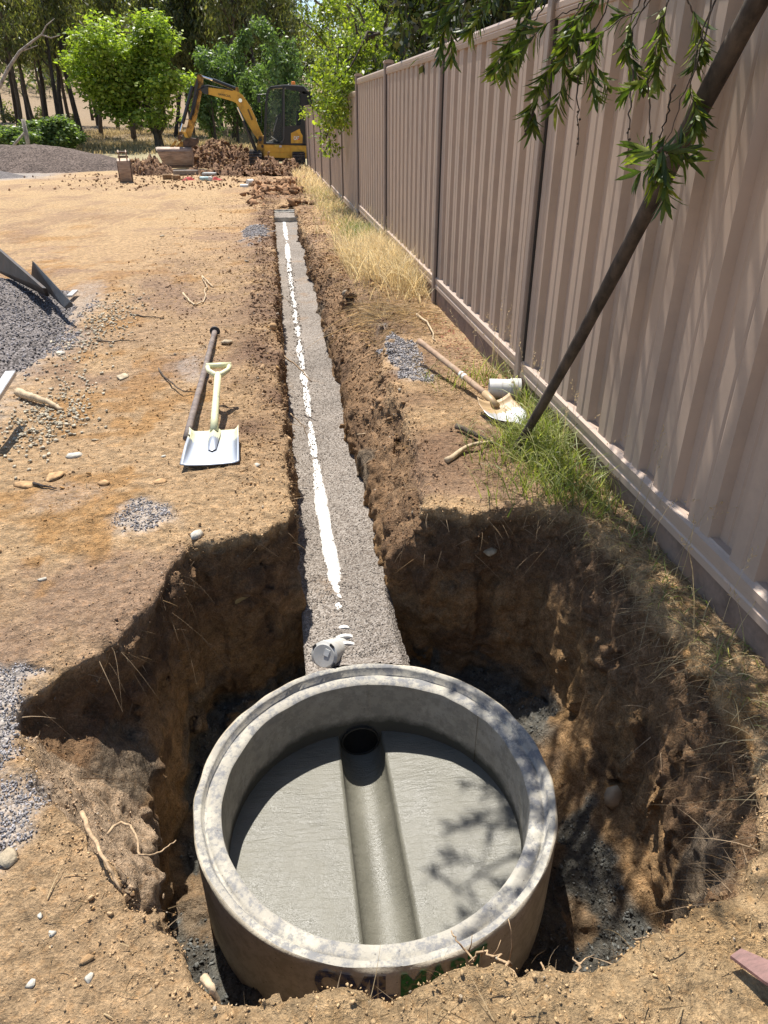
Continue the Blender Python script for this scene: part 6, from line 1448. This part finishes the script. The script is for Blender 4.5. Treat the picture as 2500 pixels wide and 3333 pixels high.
P=samp(.85,1.38,2.3,4.3,3400,rg,lambda x,y: np.exp(-((x-1.27)/.16)**2)*np.exp(-((y-3.2)/.55)**2)+.02)
P=P[~((P[:,0]<1.30)&(P[:,1]>3.3)&(P[:,1]<4.0))]
grass('green_grass',P,.07+.27*rg.random(len(P))**1.5,.0035+.002*rg.random(len(P)),.25+.5*rg.random(len(P)),green,'green grass growing along the foot of the near fence',rg,mat='leaf')
P=samp(1.12,1.38,1.2,2.7,330,rg,lambda x,y: np.exp(-((x-1.36)/.12)**2))
grass('weed_grass',P,.04+.09*rg.random(len(P))**1.5,.003+.0015*rg.random(len(P)),.4+.6*rg.random(len(P)),green+straw[2:],'thin shaded grass hanging over the right rim of the pit',rg,mat='leaf')
P=samp(.72,1.36,5.6,9.6,8000,rg,lambda x,y: np.exp(-((y-8.2)/.9)**2)*np.exp(-((x-1.15)/.28)**2)*1.6+np.exp(-((x-1.30)/.12)**2)*sst(y,6.2,7)+.5*np.exp(-((y-7.0)/.5)**2)*sst(x,1.0,1.2))
grass('dry_grass',P,.10+.42*rg.random(len(P))**1.7,.0045+.003*rg.random(len(P)),.2+.5*rg.random(len(P)),straw,'tall straw coloured dry grass along the middle of the fence',rg)
P=samp(.60,1.36,9.0,18.3,5200,rg,lambda x,y: np.exp(-((x-1.25)/.30)**2)*(.4+.6*np.exp(-((y-11)/1.5)**2)))
grass('dry_grass',P,.06+.28*rg.random(len(P))**1.8,.007+.005*rg.random(len(P)),.2+.5*rg.random(len(P)),straw+[(.30,.33,.12)],'pale dry grass along the far part of the fence',rg)
n=2500; px=rg.uniform(.7,1.36,n); py=rg.uniform(18,28.8,n); P=np.stack([px,py,H(px,py,False)],1)
grass('dry_grass',P,.10+.30*rg.random(n),.014+.008*rg.random(n),.2+.4*rg.random(n),straw,'pale dry grass by the last fence panels',rg)
P=samp(.95,1.36,8.8,12.0,900,rg,lambda x,y: np.exp(-((x-1.2)/.15)**2)*np.exp(-((y-10.3)/.8)**2)); 
grass('green_weeds',P,.10+.22*rg.random(len(P)),.007+.004*rg.random(len(P)),.2+.4*rg.random(len(P)),[(.13,.17,.05),(.18,.22,.07)],'green weeds among the dry grass beside the fence',rg,mat='leaf')
# tall seed stalks
st=[]; P=np.concatenate([samp(1.15,1.36,2.3,4.3,26,rg),samp(1.0,1.36,6.5,10.5,60,rg),samp(1.25,1.37,1.2,2.3,14,rg)])
n=len(P); L=.35+.25*rg.random(n); D=rdir(n,rg)*.18+np.array([0,0,1.]); part=blades(P,D,L,np.full(n,.0022),.15+.2*rg.random(n),np.tile([.5,.42,.27],(n,1)),rg)
V4=part[0].reshape(n,10,3); tip=V4[:,8:10].mean(1); pre=V4[:,6:8].mean(1); hs=[]
for k in range(10):
    t=k/9; q=pre*(1-t)+tip*t+rg.normal(0,.004,(n,3)); hs.append(leafcloud(q,rdir(n,rg)*.6+(tip-pre)*3+np.array([0,0,.5]),rdir(n,rg),np.full(n,.016),np.full(n,.0045),np.tile([.55,.45,.30],(n,1))))
tag(link('seed_stalks',mesh_parts('seed_stalks',[part]+hs),M['dryleaf']),kind='stuff',label='tall thin grass stalks with seed heads against the fence',cat='grass')
# flat straw litter on the banks and slope
n=5200; P=np.concatenate([samp(.62,1.36,5.2,9.5,3200,rg,lambda x,y:.15+np.exp(-((y-5.9)/.55)**2)),samp(.85,1.38,2.45,5,1100,rg),samp(-1.3,-.02,2.7,9,1300,rg),samp(-.6,1.3,.45,1.1,220,rg),samp(1.1,1.38,.5,2.6,900,rg)]); n=len(P); D=rdir(n,rg); D[:,2]=np.abs(D[:,2])*.22+.02; far_=np.clip((P[:,1]-4.8),0,1)*(P[:,0]>.5)
part=blades(P+np.array([0,0,.006]),D,.025+.07*rg.random(n)**1.5*(1+1.6*far_),.0018+.002*rg.random(n)*np.clip(P[:,1]/5,1,2),.1+.3*rg.random(n),np.array([.48,.37,.22])*(.5+.8*rg.random((n,1))),rg)
tag(link('straw_litter',mesh_parts('straw_litter',[part]),M['dryleaf']),kind='stuff',label='short bits of dry straw and root fibre strewn over the soil',cat='straw')
P=samp(.66,1.3,4.9,6.9,170,rg,lambda x,y: np.exp(-((y-5.9)/.5)**2)); n=len(P); D=rdir(n,rg)*[1,.6,.3]+np.array([-.5,0,.15])
part=blades(P,D,.10+.28*rg.random(n),.0045+.004*rg.random(n),.4+.7*rg.random(n),np.array([.50,.37,.22])*(.55+.7*rg.random((n,1))),rg)
tag(link('dead_roots',mesh_parts('dead_roots',[part]),M['dryleaf']),kind='stuff',label='tangle of pale dead roots and stalks on the right bank below the dry grass',cat='roots')
# straw and roots sticking out of walls, tangles on the right slope
m=(dep>.03)&(dep<.5)&(NN[:,2]<.6)&notwet; c=np.nonzero(m)[0]; wv=np.where(NV[c,0]>.45,2.2,1.)*np.exp(-dep[c]/.12)*np.where((NV[c,0]>1.0)&(NV[c,1]<2.6),2,1); wv/=wv.sum(); c=rg.choice(c,2300,p=wv); n=len(c)
D=NN[c]+rdir(n,rg)*.7+np.array([0,0,-.25]); part=blades(NV[c]-NN[c]*.005,D,.015+.08*rg.random(n)**2.4,.0014+.0022*rg.random(n),.5+1.2*rg.random(n),np.array([.42,.31,.20])*(.4+.9*rg.random((n,1))),rg)
tag(link('root_fibres',mesh_parts('root_fibres',[part]),M['dryleaf']),kind='stuff',label='fine roots and straw sticking out of the cut soil walls',cat='roots')
P=samp(1.12,1.38,.9,2.6,1300,rg); n=len(P); D=rdir(n,rg)+np.array([-.4,0,.1]); part=blades(P,D,.02+.07*rg.random(n)**1.6,.0016+.0012*rg.random(n),.9+1.3*rg.random(n),np.array([.38,.32,.20])*(.5+.8*rg.random((n,1))),rg)
tag(link('grass_tangle',mesh_parts('grass_tangle',[part]),M['dryleaf']),kind='stuff',label='tangle of dead grass over the shaded bank under the near fence',cat='grass')
# paddock grass below the trees
n=30000; px=rg.uniform(-32,8,n); py=36+rg.random(n)**.8*30; keep=(py>38+3*noise3(px,py,0,.2,3))
px=px[keep];py=py[keep];n=len(px); hmask=.5+.5*noise3(px,py,0.,.35,4); P=np.stack([px,py,H(px,py,False)],1)
part=blades(P,rdir(n,rg)*.4+np.array([0,0,1.]),(.10+.55*np.clip(hmask,0,1)*sst(py,40,44)+.15*rg.random(n)),.035+.03*rg.random(n),.2+.3*rg.random(n),np.array([.47,.38,.22])*(.55+.7*rg.random((n,1))),rg)
tag(link('paddock_grass',mesh_parts('paddock_grass',[part]),M['dryleaf']),kind='stuff',label='long dry paddock grass in front of the woodland',cat='grass')
# leaves and litter at the fence foot
P=samp(1.15,1.37,3.5,6.0,260,rg); n=len(P); part=leafcloud(P+np.array([0,0,.008]),rdir(n,rg)*[1,1,.15],rdir(n,rg)*.3+np.array([0,0,1.]),np.full(n,.028),np.full(n,.012),np.array([.30,.12,.085])*(.6+.8*rg.random((n,1))))
tag(link('leaf_litter',mesh_parts('leaf_litter',[part]),M['dryleaf']),kind='stuff',label='reddish fallen leaves along the foot of the fence',cat='leaves')
print('grass',time.time()-T0)
#@@CAMERA
cam=bpy.data.cameras.new('camera'); co=bpy.data.objects.new('camera',cam); COL.objects.link(co)
cam.sensor_fit='VERTICAL'; cam.sensor_height=34.6; cam.lens=34.6*FPX/3333.; cam.clip_start=.05; cam.clip_end=2000
F_=Vector((math.sin(YAW)*math.cos(TH),math.cos(YAW)*math.cos(TH),-math.sin(TH)))
co.location=(0,0,0); co.rotation_euler=F_.to_track_quat('-Z','Y').to_euler(); scene.camera=co
# light
SD=Vector((-.10,.46,1.)).normalized()
sun=bpy.data.lights.new('sun','SUN'); sun.energy=5.0; sun.angle=R_(.53); sun.color=(1,.955,.88)
so=bpy.data.objects.new('sun',sun); COL.objects.link(so); so.rotation_euler=SD.to_track_quat('Z','Y').to_euler(); so.location=(0,0,30)
w=bpy.data.worlds.new('World'); scene.world=w; w.use_nodes=True; nt=w.node_tree
sky=nt.nodes.new('ShaderNodeTexSky'); sky.sky_type='NISHITA'; sky.sun_disc=False
sky.sun_elevation=math.asin(SD.z); sky.sun_rotation=math.atan2(SD.x,SD.y); sky.ozone_density=1.5; sky.dust_density=.6
nt.links.new(sky.outputs[0],nt.nodes['Background'].inputs[0]); nt.nodes['Background'].inputs[1].default_value=.10
scene.view_settings.view_transform='Standard'; scene.view_settings.look='None'; scene.view_settings.gamma=1; scene.view_settings.exposure=.72
print('done',time.time()-T0)
